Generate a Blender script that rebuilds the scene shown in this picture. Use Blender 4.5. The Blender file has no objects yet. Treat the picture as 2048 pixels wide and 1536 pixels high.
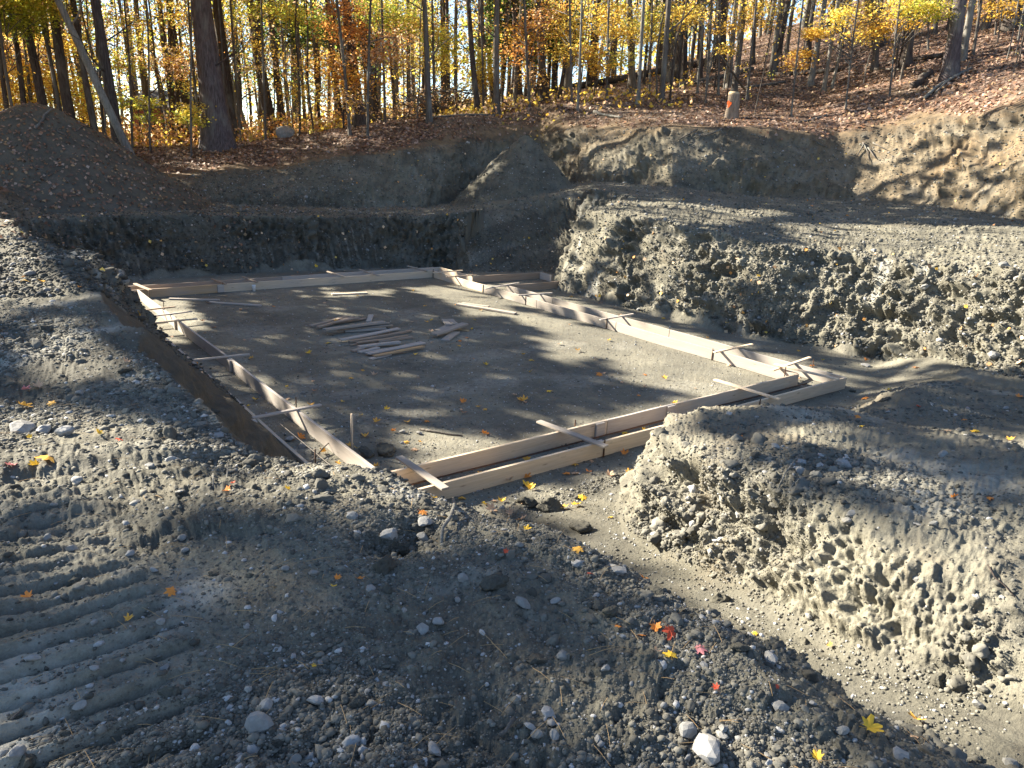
import bpy, bmesh, math, random
import numpy as np
from mathutils import Vector, Matrix
random.seed(7); RNG = np.random.default_rng(7)
SC = bpy.context.scene
COL = SC.collection
# ------------------------------------------------------------------ camera
F = 1480.0                                   # focal length in pixels of the 2048 px wide photograph
PITCH, ROLL, YAW = 0.30121429, 0.04705532, -0.6614254
CP = np.array([-3.16453883, -6.10417544, 3.2873098])
cy_, sy_ = math.cos(YAW), math.sin(YAW)
FW = np.array([-sy_*math.cos(PITCH), cy_*math.cos(PITCH), -math.sin(PITCH)])
_r0 = np.array([cy_, sy_, 0.0]); _u0 = np.cross(_r0, FW)
RT = _r0*math.cos(ROLL)+_u0*math.sin(ROLL); UP = -_r0*math.sin(ROLL)+_u0*math.cos(ROLL)
cam_d = bpy.data.cameras.new('camera'); cam = bpy.data.objects.new('camera', cam_d); COL.objects.link(cam)
cam_d.sensor_width = 36.0; cam_d.lens = 36.0*F/2048.0; cam_d.clip_start = 0.05; cam_d.clip_end = 2000.0
M_ = Matrix(((RT[0], UP[0], -FW[0], CP[0]), (RT[1], UP[1], -FW[1], CP[1]), (RT[2], UP[2], -FW[2], CP[2]), (0, 0, 0, 1)))
cam.matrix_world = M_; SC.camera = cam
# ------------------------------------------------------------------ light
SUNV = np.array([-0.85, 1.60, 1.0]); SUNV /= np.linalg.norm(SUNV)      # direction towards the sun
w = bpy.data.worlds.new("World"); SC.world = w; w.use_nodes = True
nt = w.node_tree; bg = nt.nodes['Background']
sky = nt.nodes.new('ShaderNodeTexSky'); sky.sky_type = 'NISHITA'; sky.sun_disc = False
sky.sun_elevation = math.asin(SUNV[2]); sky.sun_rotation = math.atan2(SUNV[0], SUNV[1])
sky.air_density = 0.85; sky.dust_density = 0.0; sky.ozone_density = 1.1
nt.links.new(sky.outputs[0], bg.inputs['Color']); bg.inputs['Strength'].default_value = 0.058
sun_d = bpy.data.lights.new('sun', 'SUN'); sun_d.energy = 5.0; sun_d.angle = math.radians(0.53); sun_d.color = (1.0, 0.91, 0.75)
sun = bpy.data.objects.new('sun', sun_d); COL.objects.link(sun)
sun.rotation_euler = Vector(-SUNV).to_track_quat('-Z', 'Y').to_euler()
SC.view_settings.view_transform = 'Standard'; SC.view_settings.look = 'None'
SC.view_settings.exposure = 2.38; SC.view_settings.gamma = 1.0; SC.view_settings.use_curve_mapping = False
SC.cycles.max_bounces = 6; SC.cycles.diffuse_bounces = 3; SC.cycles.transparent_max_bounces = 6
# ------------------------------------------------------------------ layout helpers (survey of the site from the photograph)
def ray(u, v): return FW + RT*((u-1024)/F) - UP*((v-768)/F)
def atz(u, v, z):
    d = ray(u, v); return CP + d*((z-CP[2])/d[2])
def proj(P):
    d = np.asarray(P, float)-CP; z = d@FW; zz = np.where(np.abs(z) < 1e-4, 1e-4, z)
    return 1024+F*(d@RT)/zz, 768-F*(d@UP)/zz, z
AZ0 = math.atan2(FW[0], FW[1])
def azr(x, y):
    dx, dy = x-CP[0], y-CP[1]
    a = np.arctan2(dx, dy)-AZ0
    a = (a+np.pi) % (2*np.pi)-np.pi
    return a, np.hypot(dx, dy)
def uvt(u, v, t):                 # azimuth, horizontal range, height of the point at depth t
    d = ray(u, v); p = CP+d*t; a, r = azr(p[0], p[1]); return float(a), float(r), float(p[2])
# ------------------------------------------------------------------ noise
def _h(ix, iy, iz, s):
    n = (ix*np.int64(73856093)) ^ (iy*np.int64(19349663)) ^ (iz*np.int64(83492791)) ^ np.int64(s*2654435)
    n = n & 0xffffffff
    n = (n ^ (n >> 15))*2246822519 & 0xffffffff
    n = (n ^ (n >> 13))*3266489917 & 0xffffffff
    n = n ^ (n >> 16)
    return n.astype(np.float32)/np.float32(2147483648.0)-1.0
def noise(x, y, z=0.0, s=1):
    x = np.asarray(x, float); y = np.asarray(y, float)+0*x; z = np.asarray(z, float)+0*x
    ix, iy, iz = np.floor(x), np.floor(y), np.floor(z)
    fx, fy, fz = [(a-b).astype(np.float32) for a, b in ((x, ix), (y, iy), (z, iz))]
    ix, iy, iz = ix.astype(np.int64), iy.astype(np.int64), iz.astype(np.int64)
    fx, fy, fz = [q*q*q*(q*(q*6-15)+10) for q in (fx, fy, fz)]
    L = []
    for dz in (0, 1):
        a = _h(ix, iy, iz+dz, s)*(1-fx)+_h(ix+1, iy, iz+dz, s)*fx
        b = _h(ix, iy+1, iz+dz, s)*(1-fx)+_h(ix+1, iy+1, iz+dz, s)*fx
        L.append(a*(1-fy)+b*fy)
    return L[0]*(1-fz)+L[1]*fz
def fbm(x, y, z=0.0, o=4, s=1):
    r = 0; a = 1.0; t = 0
    for i in range(o):
        k = 2.03**i; r = r+a*noise(x*k+i*7.1, y*k-i*3.7, z*k if not np.isscalar(z) else z*k, s+i); t += a; a *= 0.5
    return r/t
def cell(x, y, z, s=1, kt=.9, kd=.55):
    """tilted random facet of the nearest jittered cell: angular, broken ground"""
    bx, by, bz = [np.floor(q-.5).astype(np.int64) for q in (x, y, z)]; best = np.full(np.shape(x), 9.0, np.float32); out = np.zeros(np.shape(x), np.float32)
    for i in (0, 1):
        for j in (0, 1):
            for k in (0, 1):
                cx, cy, cz = bx+i, by+j, bz+k; a, b, c = _h(cx, cy, cz, s), _h(cx, cy, cz, s+11), _h(cx, cy, cz, s+23)
                dx, dy, dz = [(p-q-.5).astype(np.float32)-.42*r for p, q, r in ((x, cx, a), (y, cy, b), (z, cz, c))]
                d = dx*dx+dy*dy+dz*dz; m = d < best; best[m] = d[m]; v = _h(cx, cy, cz, s+37)*.6+(dx*b+dy*c+dz*a)*kt-kd*np.sqrt(d); out[m] = v[m]
    return out
def sst(a, b, x):
    t = np.clip((x-a)/(b-a), 0, 1); return t*t*(3-2*t)
def gauss(x, y, cx, cy, rx, ry=None, rot=0.0):
    ry = ry or rx; c, s = math.cos(rot), math.sin(rot)
    X, Y = (x-cx)*c+(y-cy)*s, -(x-cx)*s+(y-cy)*c
    return np.exp(-(X/rx)**2-(Y/ry)**2)
# ------------------------------------------------------------------ terrain height
# low zone: pit floor, ramp and the lower ground on the near right.  (x, y, wall width)
PIT = [(-0.85, 13.2, 1.0), (1.5, 13.5, .55), (4.5, 13.4, .5), (7.0, 12.9, .5), (8.4, 12.4, .6), (8.35, 11.5, .7), (9.6, 11.15, 2.6), (10.9, 10.75, 2.8),
       (11.3, 9.9, 1.6), (10.6, 9.1, .8), (9.6, 8.8, .6), (9.3, 8.3, .65), (9.25, 5.0, .7), (9.4, 2.4, .75), (10.1, 0.9, .9), (9.9, -0.6, .8), (9.4, -2.4, .8), (9.4, -6, .9), (9.0, -14, 1.0),
       (0.2, -14, 1.4), (0.05, -6, 1.3), (-0.02, -4.6, 1.25), (-0.06, -3.6, 1.15), (-0.15, -2.9, 1.2), (-0.5, -2.3, 1.1), (-0.80, -1.6, 1.15), (-0.80, 0.25, 1.25), (-0.52, 0.75, 1.5), (-0.50, 2.2, 1.5), (-0.50, 3.6, 1.35), (-0.52, 5.0, 1.15), (-0.85, 8, 1.0), (-0.85, 10.5, 1.2)]
PA = np.array(PIT)
def pit_d(x, y):
    x = np.asarray(x, float); y = np.asarray(y, float)
    best = np.full(x.shape, 1e9); wd = np.ones(x.shape); ins = np.zeros(x.shape, bool)
    n = len(PA)
    for i in range(n):
        a, b = PA[i], PA[(i+1) % n]; ex, ey = b[0]-a[0], b[1]-a[1]
        t = np.clip(((x-a[0])*ex+(y-a[1])*ey)/(ex*ex+ey*ey), 0, 1)
        dd = np.hypot(x-a[0]-t*ex, y-a[1]-t*ey); m = dd < best
        best = np.where(m, dd, best); wd = np.where(m, a[2]+t*(b[2]-a[2]), wd)
        if a[1] != b[1]:
            c = ((a[1] > y) != (b[1] > y)) & (x < (b[0]-a[0])*(y-a[1])/(b[1]-a[1])+a[0]); ins ^= c
    return np.where(ins, -best, best), wd
def zt(u, v, z):                  # point on ray (u,v) at height z -> az, r, z
    p = atz(u, v, z); a, r = azr(p[0], p[1]); return float(a), float(r), z
BASE = [zt(*q) for q in ((-500, 440, 1.4), (-200, 442, 1.4), (0, 440, 1.4), (100, 425, 1.4), (200, 410, 1.4), (290, 400, 1.35), (450, 408, 1.3), (650, 415, 1.3),
        (850, 415, 1.35), (930, 400, 1.5), (1000, 385, 1.8), (1100, 368, 2.2), (1190, 362, 2.5), (1348, 374, 2.5), (1519, 393, 2.35), (1700, 400, 2.35), (1861, 410, 2.4), (2048, 441, 2.3), (2300, 480, 2.2), (2600, 520, 2.1))]
BASE = [(-3.14, 14, 1.5), (-1.2, 16, 1.5)]+BASE+[(1.2, 12, 2.0), (3.14, 12, 1.8)]
BASE = np.array(BASE)
def rbz(a): return np.interp(a, BASE[:, 0], BASE[:, 1]), np.interp(a, BASE[:, 0], BASE[:, 2])
def upt(u, v, dt):                # crest: dt metres beyond the base
    d = ray(u, v); h = math.hypot(d[0], d[1]); a = azr(CP[0]+d[0], CP[1]+d[1])[0]
    r = float(rbz(a)[0])+dt; return float(a), r, float(CP[2]+d[2]/h*r)
CREST = [upt(*q) for q in ((-500, 380, 1.5), (0, 385, 1.6), (120, 385, 1.5), (200, 380, 1.0), (270, 368, 1.2), (308, 362, 1.3), (380, 350, 1.4), (478, 338, 1.5), (560, 340, 1.4), (620, 322, 1.5), (711, 310, 1.5), (800, 302, 1.5),
         (900, 293, 1.5), (1000, 284, 1.5), (1080, 272, 1.6), (1150, 263, 1.7), (1348, 258, 1.8), (1460, 253, 1.9), (1539, 260, 1.9), (1621, 270, 2.1), (1673, 284, 2.4), (1758, 262, 3.0), (1861, 238, 3.2), (1902, 233, 3.0), (2048, 219, 2.8), (2300, 180, 2.6), (2600, 150, 2.6))]
CREST = np.array([(-3.14, 15.5, 1.7), (-1.2, 17.5, 2.0)]+CREST+[(1.2, 14.5, 3.4), (3.14, 14, 2.0)])
def tabt(L, pre, post):
    o = []
    for u, v, t in L: o.append(uvt(u, v, t))
    return np.array([pre[0], pre[1]]+o+[post[0], post[1]])
G1 = tabt([(-500, 285, 27), (0, 292, 27), (200, 300, 28), (300, 299, 28), (440, 297, 28.5), (570, 280, 29), (740, 252, 30), (850, 240, 30), (1000, 230, 30), (1090, 208, 31), (1270, 208, 31), (1400, 208, 30.5), (1460, 232, 28.5), (1621, 225, 28.5), (1750, 195, 27.5), (1895, 160, 27), (2048, 115, 27), (2300, 60, 27), (2600, 0, 27)], ((-3.14, 27, 2.2), (-1.2, 27, 2.6)), ((1.2, 26, 8), (3.14, 26, 2.5)))
G2 = tabt([(-500, 262, 60), (0, 272, 60), (300, 277, 60), (450, 272, 60), (600, 258, 60), (800, 232, 60), (1000, 196, 60), (1200, 160, 60), (1400, 112, 60), (1600, 45, 60), (1800, -30, 60), (2048, -120, 60), (2300, -200, 60), (2600, -280, 60)], ((-3.14, 60, 2), (-1.2, 60, 2.5)), ((1.2, 60, 22), (3.14, 60, 2.5)))
def upper(a, r):
    rb, zb = rbz(a)
    rc, zc = np.interp(a, CREST[:, 0], CREST[:, 1]), np.interp(a, CREST[:, 0], CREST[:, 2])
    r1, z1 = np.interp(a, G1[:, 0], G1[:, 1]), np.interp(a, G1[:, 0], G1[:, 2])
    r2, z2 = np.interp(a, G2[:, 0], G2[:, 1]), np.interp(a, G2[:, 0], G2[:, 2])
    r1 = np.maximum(r1, rc+1.5)
    near = 1.66+0.0*r
    # bench falls off to the far left, rises on the right plateau
    zbench = near+(zb-near)*sst(0.45, 1.0, r/rb)
    t = np.clip((r-rb)/(rc-rb), 0, 1)
    face = zb+(zc-zb)*(0.35*t+0.65*np.power(t, 0.75))
    g1 = zc+(z1-zc)*np.clip((r-rc)/(r1-rc), 0, 1)
    g2 = z1+(z2-z1)*np.clip((r-r1)/(r2-r1), 0, 1)
    s3 = (z2-z1)/(r2-r1)
    g3 = z2+s3*0.5*(60*(1-np.exp(-(np.maximum(r-r2, 0))/60)))
    return np.where(r < rb, zbench, np.where(r < rc, face, np.where(r < r1, g1, np.where(r < r2, g2, g3)))), rb, rc
# soil mound (left) and gravel pile, on the bench
_m = uvt(70, 207, 20.8); MX, MY = CP[0]+math.sin(_m[0]+AZ0)*_m[1], CP[1]+math.cos(_m[0]+AZ0)*_m[1]
_g = uvt(1052, 268, 26.0); GX, GY = CP[0]+math.sin(_g[0]+AZ0)*_g[1], CP[1]+math.cos(_g[0]+AZ0)*_g[1]
def mound_z(x, y):
    d = np.hypot(x-MX, y-MY); z = _m[2]+0.12-np.maximum(np.sqrt(d*d+0.5)-0.55, 0)*0.72
    _l = (x-(MX-3.6), y-(MY+0.9)); d2 = np.hypot(*_l); z2 = _m[2]-0.45-np.maximum(np.sqrt(d2*d2+0.5)-0.5, 0)*0.66
    return np.maximum(z, z2)+0.10*fbm(x*.9, y*.9, 0, 3, 31)
def pile_z(x, y):
    d = np.hypot(x-GX, y-GY); return _g[2]+0.08-np.maximum(np.sqrt(d*d+0.03)-0.1, 0)*1.02+0.07*fbm(x*1.7, y*1.7, 0, 3, 35)
def low(x, y):
    zr = np.interp(-y, [0.6, 1.3, 2.35, 4.0, 5.0, 6.0, 9.0, 14], [0, .03, .25, .55, .75, .95, 1.35, 1.6])
    xe = np.interp(-y, [0, 1.0, 1.25, 1.65, 2.3, 3.5, 4.5, 5.4, 7.0, 12], [3.2, 2.6, 2.1, 1.6, 1.1, .82, .58, .55, .6, .9])+.06*noise(y*1.7, 3, 0, 41)
    t1 = np.interp(-y, [.8, 1.4, 1.8, 2.2, 3.2, 4.3, 8], [.3, .62, .86, .93, 1.12, 1.27, 1.36]); t2 = 0.36+0.10*np.clip(-y-1.4, 0, 6); k_ = sst(2.9, 5.6, x); top = t1*(1-k_)+t2*k_+.05*noise(x*1.3, y*1.3, 0, 42)
    top = top+0.12*gauss(x, y, 2.45, -1.95, .4, .3)+0.16*gauss(x, y, 6.6, -1.7, 1.1, .5)+0.14*gauss(x, y, 4.3, -2.3, 1.0, .4)-0.10*gauss(x, y, 8.0, -3.5, 1.5, 1.5)
    yb = np.interp(x, [2, 2.6, 4, 5.9, 7.5, 8.6, 10.2], [-1.25, -1.15, -1.3, -1.25, -.85, -.5, .3])
    e1 = np.clip((x-xe)/np.interp(-y, [1, 2, 3, 5, 8], [.5, .62, .62, .72, .9]), 0, 1)
    e2 = np.clip((yb-y)/np.interp(x, [2, 3, 5, 8], [.55, .65, .9, 1.3]), 0, 1)
    e = (.55*np.sin(e1*np.pi/2)+.45*e1*e1*(3-2*e1))*np.power(e2*e2*(3-2*e2), .8)
    return zr*(1-e)+np.maximum(top, zr)*e
HOL = atz(800, 1120, 1.6)
def H(x, y):
    x = np.asarray(x, float); y = np.asarray(y, float)
    wx = x+0.10*noise(x*1.1, y*1.1, 0, 3)+0.05*noise(x*3.1, y*3.1, 0, 4); wy = y+0.10*noise(x*1.1, y*1.1, 5, 5)+0.05*noise(x*3.1, y*3.1, 6, 6)
    keep = (1-sst(0.9, 2.5, np.abs(y+5.5)))*0
    gg = (x < 0)*sst(-2.5, -2.0, y)*(1-sst(2.9, 3.8, y)); wx = x+(wx-x)*(1-.85*gg); wy = y+(wy-y)*(1-.85*gg)
    a, r = azr(x, y)
    ra = r+0.45*fbm(x*.45, y*.45, 0, 3, 11)*sst(12, 17, r)
    up, rb, rc = upper(a, ra)
    # shaped bank tops near the camera
    up = up+0.10*fbm(x*.55, y*.55, 3, 3, 13)*sst(1.0, 3.0, r)*(1-sst(14, 17, r))
    nb = (x < 1.5)*(1-sst(10, 13, r))
    up = up-0.16*nb*sst(-2.6, -4.5, x)*0+nb*(-0.10*gauss(x, y, -2.6, 1.0, 1.2, 3)+0.10*gauss(x, y, -2.0, 5.2, .5, 2.0)-0.14*gauss(x, y, -1.6, -2.1, .5, .6)-.17*gauss(x, y, -1.05, -3.15, .45, .55))
    up = up+(x > 8.5)*(y < 8)*(1-sst(14.0, 22.0, r))*(-0.02-0.0*x)
    up = np.maximum(up, mound_z(x, y)); up = np.maximum(up, pile_z(x, y))
    d, wd = pit_d(wx, wy)
    t = np.clip(d/wd, 0, 1)
    s = np.where(t <= 0, 0, 0.62*t+0.38*(t*t*(3-2*t)))
    s = np.power(np.clip(s, 0, 1), 0.85); fl_ = .09*sst(.2, .7, y); s = s*(1-gg)+gg*np.where(t > 0, fl_+(1-fl_)*np.clip(t*1.03, 0, 1), 0)
    lo = low(x, y)
    z = lo+(up-lo)*s
    return z-.13*gauss(x, y, HOL[0], HOL[1], .16, .11)-.06*gauss(x, y, HOL[0]+.12, HOL[1]+.1, .12, .1)
# ------------------------------------------------------------------ tagging
def tag(o, label=None, cat=None, group=None, kind=None):
    if label: o['label'] = label
    if cat: o['category'] = cat
    if group: o['group'] = group
    if kind: o['kind'] = kind
    return o
def empty(name, loc, label, cat, group=None):
    o = bpy.data.objects.new(name, None); COL.objects.link(o); o.location = loc; o.empty_display_size = .1
    return tag(o, label, cat, group)
def mesh_np(name, V, Fc, mat=None, smooth=True, cols=None):
    """V (n,3), Fc (m,k) -> mesh datablock"""
    me = bpy.data.meshes.new(name); V = np.asarray(V, np.float32); Fc = np.asarray(Fc, np.int32); k = Fc.shape[1]
    me.vertices.add(len(V)); me.vertices.foreach_set('co', V.ravel())
    me.loops.add(Fc.size); me.loops.foreach_set('vertex_index', Fc.ravel())
    me.polygons.add(len(Fc)); me.polygons.foreach_set('loop_start', np.arange(0, Fc.size, k, dtype=np.int32))
    if cols is not None:
        for nm, c in cols.items():
            at = me.color_attributes.new(nm, 'FLOAT_COLOR', 'POINT'); at.data.foreach_set('color', np.asarray(c, np.float32).ravel())
    if smooth: me.polygons.foreach_set('use_smooth', np.ones(len(Fc), bool))
    me.update(calc_edges=True)
    if mat: me.materials.append(mat)
    return me
def link(name, me, parent=None, loc=None):
    o = bpy.data.objects.new(name, me); COL.objects.link(o)
    if parent is not None: o.parent = parent
    if loc is not None: o.location = loc
    return o
# ------------------------------------------------------------------ materials
class NT:
    def __init__(s, name):
        s.m = bpy.data.materials.new(name); s.m.use_nodes = True; s.t = s.m.node_tree; s.t.nodes.clear()
        s.out = s.n('ShaderNodeOutputMaterial'); s.bs = s.n('ShaderNodeBsdfPrincipled'); s.l(s.bs.outputs[0], s.out.inputs[0])
    def n(s, ty, **kw):
        nd = s.t.nodes.new(ty)
        for k, v in kw.items():
            if k in nd.inputs.keys(): nd.inputs[k].default_value = v
            else: setattr(nd, k, v)
        return nd
    def l(s, a, b): s.t.links.new(a, b)
    def noise(s, scale, detail=4, rough=.6, vec=None, w=None):
        nd = s.n('ShaderNodeTexNoise'); nd.inputs['Scale'].default_value = scale; nd.inputs['Detail'].default_value = detail; nd.inputs['Roughness'].default_value = rough
        s.l(vec if vec is not None else s.pos(), nd.inputs['Vector']); return nd.outputs['Fac']
    def pos(s):
        if not hasattr(s, '_p'): s._p = s.n('ShaderNodeNewGeometry').outputs['Position']
        return s._p
    def obj(s):
        if not hasattr(s, '_o'): s._o = s.n('ShaderNodeTexCoord').outputs['Object']
        return s._o
    def scl(s, vec, sc):
        nd = s.n('ShaderNodeVectorMath', operation='MULTIPLY'); s.l(vec, nd.inputs[0]); nd.inputs[1].default_value = sc; return nd.outputs[0]
    def ramp(s, fac, stops, mode='LINEAR'):
        nd = s.n('ShaderNodeValToRGB'); e = nd.color_ramp.elements; nd.color_ramp.interpolation = mode
        while len(e) < len(stops): e.new(.5)
        for q, (p, c) in zip(e, stops): q.position = p; q.color = (*c, 1) if len(c) == 3 else c
        s.l(fac, nd.inputs[0]); return nd.outputs[0]
    def g(s, fac, a, b, lo=0.0, hi=1.0):
        nd = s.n('ShaderNodeMapRange', clamp=True); s.l(fac, nd.inputs[0])
        for i, v in enumerate((a, b, lo, hi)): nd.inputs[i+1].default_value = v
        return nd.outputs[0]
    def mix(s, f, a, b, mode='MIX'):
        nd = s.n('ShaderNodeMix', data_type='RGBA', blend_type=mode)
        for i, v in ((0, f), (6, a), (7, b)):
            if isinstance(v, (int, float)): nd.inputs[i].default_value = v
            elif isinstance(v, tuple): nd.inputs[i].default_value = (*v, 1)
            else: s.l(v, nd.inputs[i])
        return nd.outputs[2]
    def mth(s, op, a, b=0.0):
        nd = s.n('ShaderNodeMath', operation=op)
        for i, v in ((0, a), (1, b)):
            if isinstance(v, (int, float)): nd.inputs[i].default_value = v
            else: s.l(v, nd.inputs[i])
        return nd.outputs[0]
    def attr(s, name): return s.n('ShaderNodeAttribute', attribute_name=name)
    def bump(s, h, strength=.5, dist=.02, prev=None):
        nd = s.n('ShaderNodeBump'); nd.inputs['Strength'].default_value = strength; nd.inputs['Distance'].default_value = dist; s.l(h, nd.inputs['Height'])
        if prev is not None: s.l(prev, nd.inputs['Normal'])
        return nd.outputs[0]
    def fin(s, col, rough=.9, nrm=None, spec=.2):
        if isinstance(col, tuple): s.bs.inputs['Base Color'].default_value = (*col, 1)
        else: s.l(col, s.bs.inputs['Base Color'])
        if isinstance(rough, float): s.bs.inputs['Roughness'].default_value = rough
        else: s.l(rough, s.bs.inputs['Roughness'])
        s.bs.inputs['Specular IOR Level'].default_value = spec
        if nrm is not None: s.l(nrm, s.bs.inputs['Normal'])
        return s.m
def soil_material():
    k = NT('soil'); a = k.attr('tint'); sep = k.n('ShaderNodeSeparateColor'); k.l(a.outputs['Color'], sep.inputs[0])
    litter, dust, brown = sep.outputs[0], sep.outputs[1], sep.outputs[2]; moist_shade = a.outputs['Alpha']
    big = k.noise(.9, 5, .6); mid = k.noise(6, 6, .65); fin_ = k.noise(70, 4, .7)
    c = k.ramp(big, [(.3, (.085, .078, .062)), (.48, (.16, .150, .118)), (.6, (.215, .20, .15)), (.74, (.29, .265, .19))])
    c = k.mix(k.g(mid, .35, .62), c, k.mix(.6, c, (.27, .252, .19)))
    c = k.mix(k.g(fin_, .3, .75), k.mix(.62, c, (.04, .038, .033)), c)  # dark specks painted in for the shade between crumbs
    c = k.mix(k.g(k.noise(1.7, 5, .6), .58, .72, 0, .3), c, (.20, .155, .10)); c = k.mix(k.g(k.noise(2.6, 5, .65), .55, .66, 0, .45), c, (.060, .056, .048))
    c = k.mix(k.mth('MULTIPLY', brown, k.g(mid, .2, .6, .55, 1)), c, k.ramp(mid, [(.3, (.10, .072, .045)), (.7, (.24, .175, .105))]))
    dn = k.mth('MULTIPLY', dust, k.g(k.noise(14, 4, .6), .35, .6, .35, 1))
    c = k.mix(dn, c, (.40, .385, .33))
    # leaf litter under the trees
    vo = k.n('ShaderNodeTexVoronoi', feature='F1'); vo.inputs['Scale'].default_value = 13; k.l(k.pos(), vo.inputs['Vector'])
    vsep = k.n('ShaderNodeSeparateColor'); k.l(vo.outputs['Color'], vsep.inputs[0])
    lc = k.ramp(vsep.outputs[0], [(0, (.045, .030, .023)), (.3, (.095, .058, .042)), (.55, (.15, .092, .068)), (.8, (.20, .135, .105)), (1, (.28, .21, .17))])
    lc = k.mix(k.g(k.noise(1.3, 4, .6), .4, .62), lc, k.mix(.55, lc, (.06, .038, .027)))
    c = k.mix(litter, c, lc)
    c = k.mix(moist_shade, c, k.mix(.55, c, (.035, .035, .033)))
    h = k.mth('ADD', k.mth('MULTIPLY', fin_, .5), k.mth('MULTIPLY', k.noise(210, 2, .6), .25))
    b = k.bump(h, .75, .014); b = k.bump(k.noise(25, 3, .6), .6, .02, b)
    return k.fin(c, .92, b, .15)
SOIL = soil_material()
# ------------------------------------------------------------------ terrain mesh
def track_mask(x, y):       # crawler-track prints on the bank, bottom left
    return sst(-2.62, -2.85, x+0.06*noise(x*3, y*3, 0, 90))*sst(-4.9, -4.4, y)*(1-sst(-2.0, -1.5, y))
def track_h(x, y):
    p = (y+0.02*(x+3)+0.006*noise(x*4, y*4, 1, 91))/0.135
    f = p-np.floor(p)
    return -0.034*np.clip(1-np.abs(f-.5)/(.15+.08*noise(x*2, y*5, 7, 93)), 0, 1)**.5*sst(-.5, .1, noise(x*1.6, y*6.5, 3, 92)+.22)+.020*sst(.60, .68, f)*(1-sst(.74, .9, f))
def DPX(x, y):        # smooth cut face beside the left forms, its shade painted into the tint
    d, wd = pit_d(x, y); return ((d > 0) & (d < wd*.97) & (x < 0) & (y > -2.1) & (y < 3.5))*1.0
def smear_early(tang, Z, wall, R, X): return wall*(R < 24)*(R > 9)*(X > 8.9)*sst(.22, .4, noise(tang*4.2, Z*1.1, 4, 86))*sst(.0, .3, noise(tang*.7, Z*.6, 9, 85)+.05)
def build_terrain():
    inner = np.radians(np.linspace(-37.5, 37.5, 1120)); st = inner[1]-inner[0]
    side = []; a = inner[-1]; s_ = st
    while a < np.pi-.01:
        s_ = min(s_*1.18, .03); a += s_; side.append(min(a, np.pi))
    side = np.array(side); side[-1] = np.pi
    AZ = np.concatenate([-side[::-1][1:], inner, side]); nA = len(AZ)
    rs = np.exp(np.linspace(math.log(.25), math.log(170), 1000))
    A, R = np.meshgrid(AZ, rs, indexing='ij')
    X, Y = CP[0]+np.sin(A+AZ0)*R, CP[1]+np.cos(A+AZ0)*R
    Z = H(X, Y)
    dz = np.diff(Z, axis=1); dr = np.diff(R, axis=1); Rm = .5*(R[:, 1:]+R[:, :-1]); Zm = .5*(Z[:, 1:]+Z[:, :-1])
    # screen-like arc length: angle subtended plus a share of the true length
    el = np.arctan2(Z-CP[2], R); de = np.abs(np.diff(el, axis=1))
    wgt = de+0.30*np.hypot(dr*0, dz)/Rm+0.10*np.hypot(dr, dz)/Rm
    wgt *= np.where(Rm < 1.2, .3, 1)*np.where(Rm > 70, .5, 1)
    k = 31; pad = np.pad(wgt, ((k//2, k//2), (0, 0)), 'edge'); cs = np.cumsum(pad, axis=0); cs = np.vstack([np.zeros((1, cs.shape[1])), cs])
    wgt = .5*wgt+.5*(cs[k:]-cs[:-k])/k
    k = 9; pad = np.pad(wgt, ((k//2, k//2), (0, 0)), 'edge'); cs = np.cumsum(pad, axis=0); cs = np.vstack([np.zeros((1, cs.shape[1])), cs]); wgt = (cs[k:]-cs[:-k])/k
    cum = np.concatenate([np.zeros((nA, 1)), np.cumsum(wgt, axis=1)], axis=1); cum /= cum[:, -1:]
    NR = 760; q = np.linspace(0, 1, NR); RR = np.empty((nA, NR))
    for i in range(nA): RR[i] = np.interp(q, cum[i], rs)
    A, R = np.meshgrid(AZ, q, indexing='ij'); R = RR
    X, Y = CP[0]+np.sin(A+AZ0)*R, CP[1]+np.cos(A+AZ0)*R
    Z = H(X, Y)
    e = .04
    gx, gy = (H(X+e, Y)-H(X-e, Y))/(2*e), (H(X, Y+e)-H(X, Y-e))/(2*e)
    slope = np.hypot(gx, gy)
    N = np.stack([-gx, -gy, np.ones_like(gx)], -1); N /= np.linalg.norm(N, axis=-1, keepdims=True)
    a, r = azr(X, Y); up, rb, rc = upper(a, R)
    d, wd = pit_d(X, Y)
    floor = (d < 0)*(1-sst(-.9, -1.4, Y)); forest = (R > rc)*1.0
    ismound = (mound_z(X, Y) > Z-.06)*(R > 12); ispile = (pile_z(X, Y) > Z-.06)*(R > 16)
    steep = sst(.45, 1.3, slope)
    # --- noise displacement along the normal
    D = np.zeros_like(Z)
    lump = np.abs(noise(X*5.5, Y*5.5, Z*5.5, 51)); lump2 = np.abs(noise(X*12, Y*12, Z*12, 52)); lump3 = np.abs(noise(X*27, Y*27, Z*27, 53)); lump4 = np.abs(noise(X*60, Y*60, Z*60, 54)); lump5 = np.where(R < 6, np.abs(noise(X*125, Y*125, Z*125, 55)), 0)
    rough = .5+.5*fbm(X*.8, Y*.8, Z*.8, 3, 60)                  # patchiness 0..1
    rough = sst(.25, .75, rough); rough = np.where((d < .3)*(Y < -1)*(R < 12)*(X > .3), np.maximum(rough, .65), rough)
    nearf = 1-sst(7, 13, R); rampm = (1-sst(-.25, .05, d))*sst(-.9, -1.3, Y)*(1-sst(.01, .16, low(X, Y)-np.interp(-Y, [0.6, 1.3, 2.35, 4.0, 5.0, 6.0, 9.0, 14], [0, .03, .25, .55, .75, .95, 1.35, 1.6])))
    amp = np.where(floor > 0, .05, np.where(forest > 0, .35, .55+.55*rough))
    gouge = (DPX(X, Y))*(floor < .5); amp = amp*(1+.9*steep*(floor < .5)); amp = np.where(ismound > 0, .35, amp); amp = np.where(ispile > 0, .6, amp)
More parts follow.
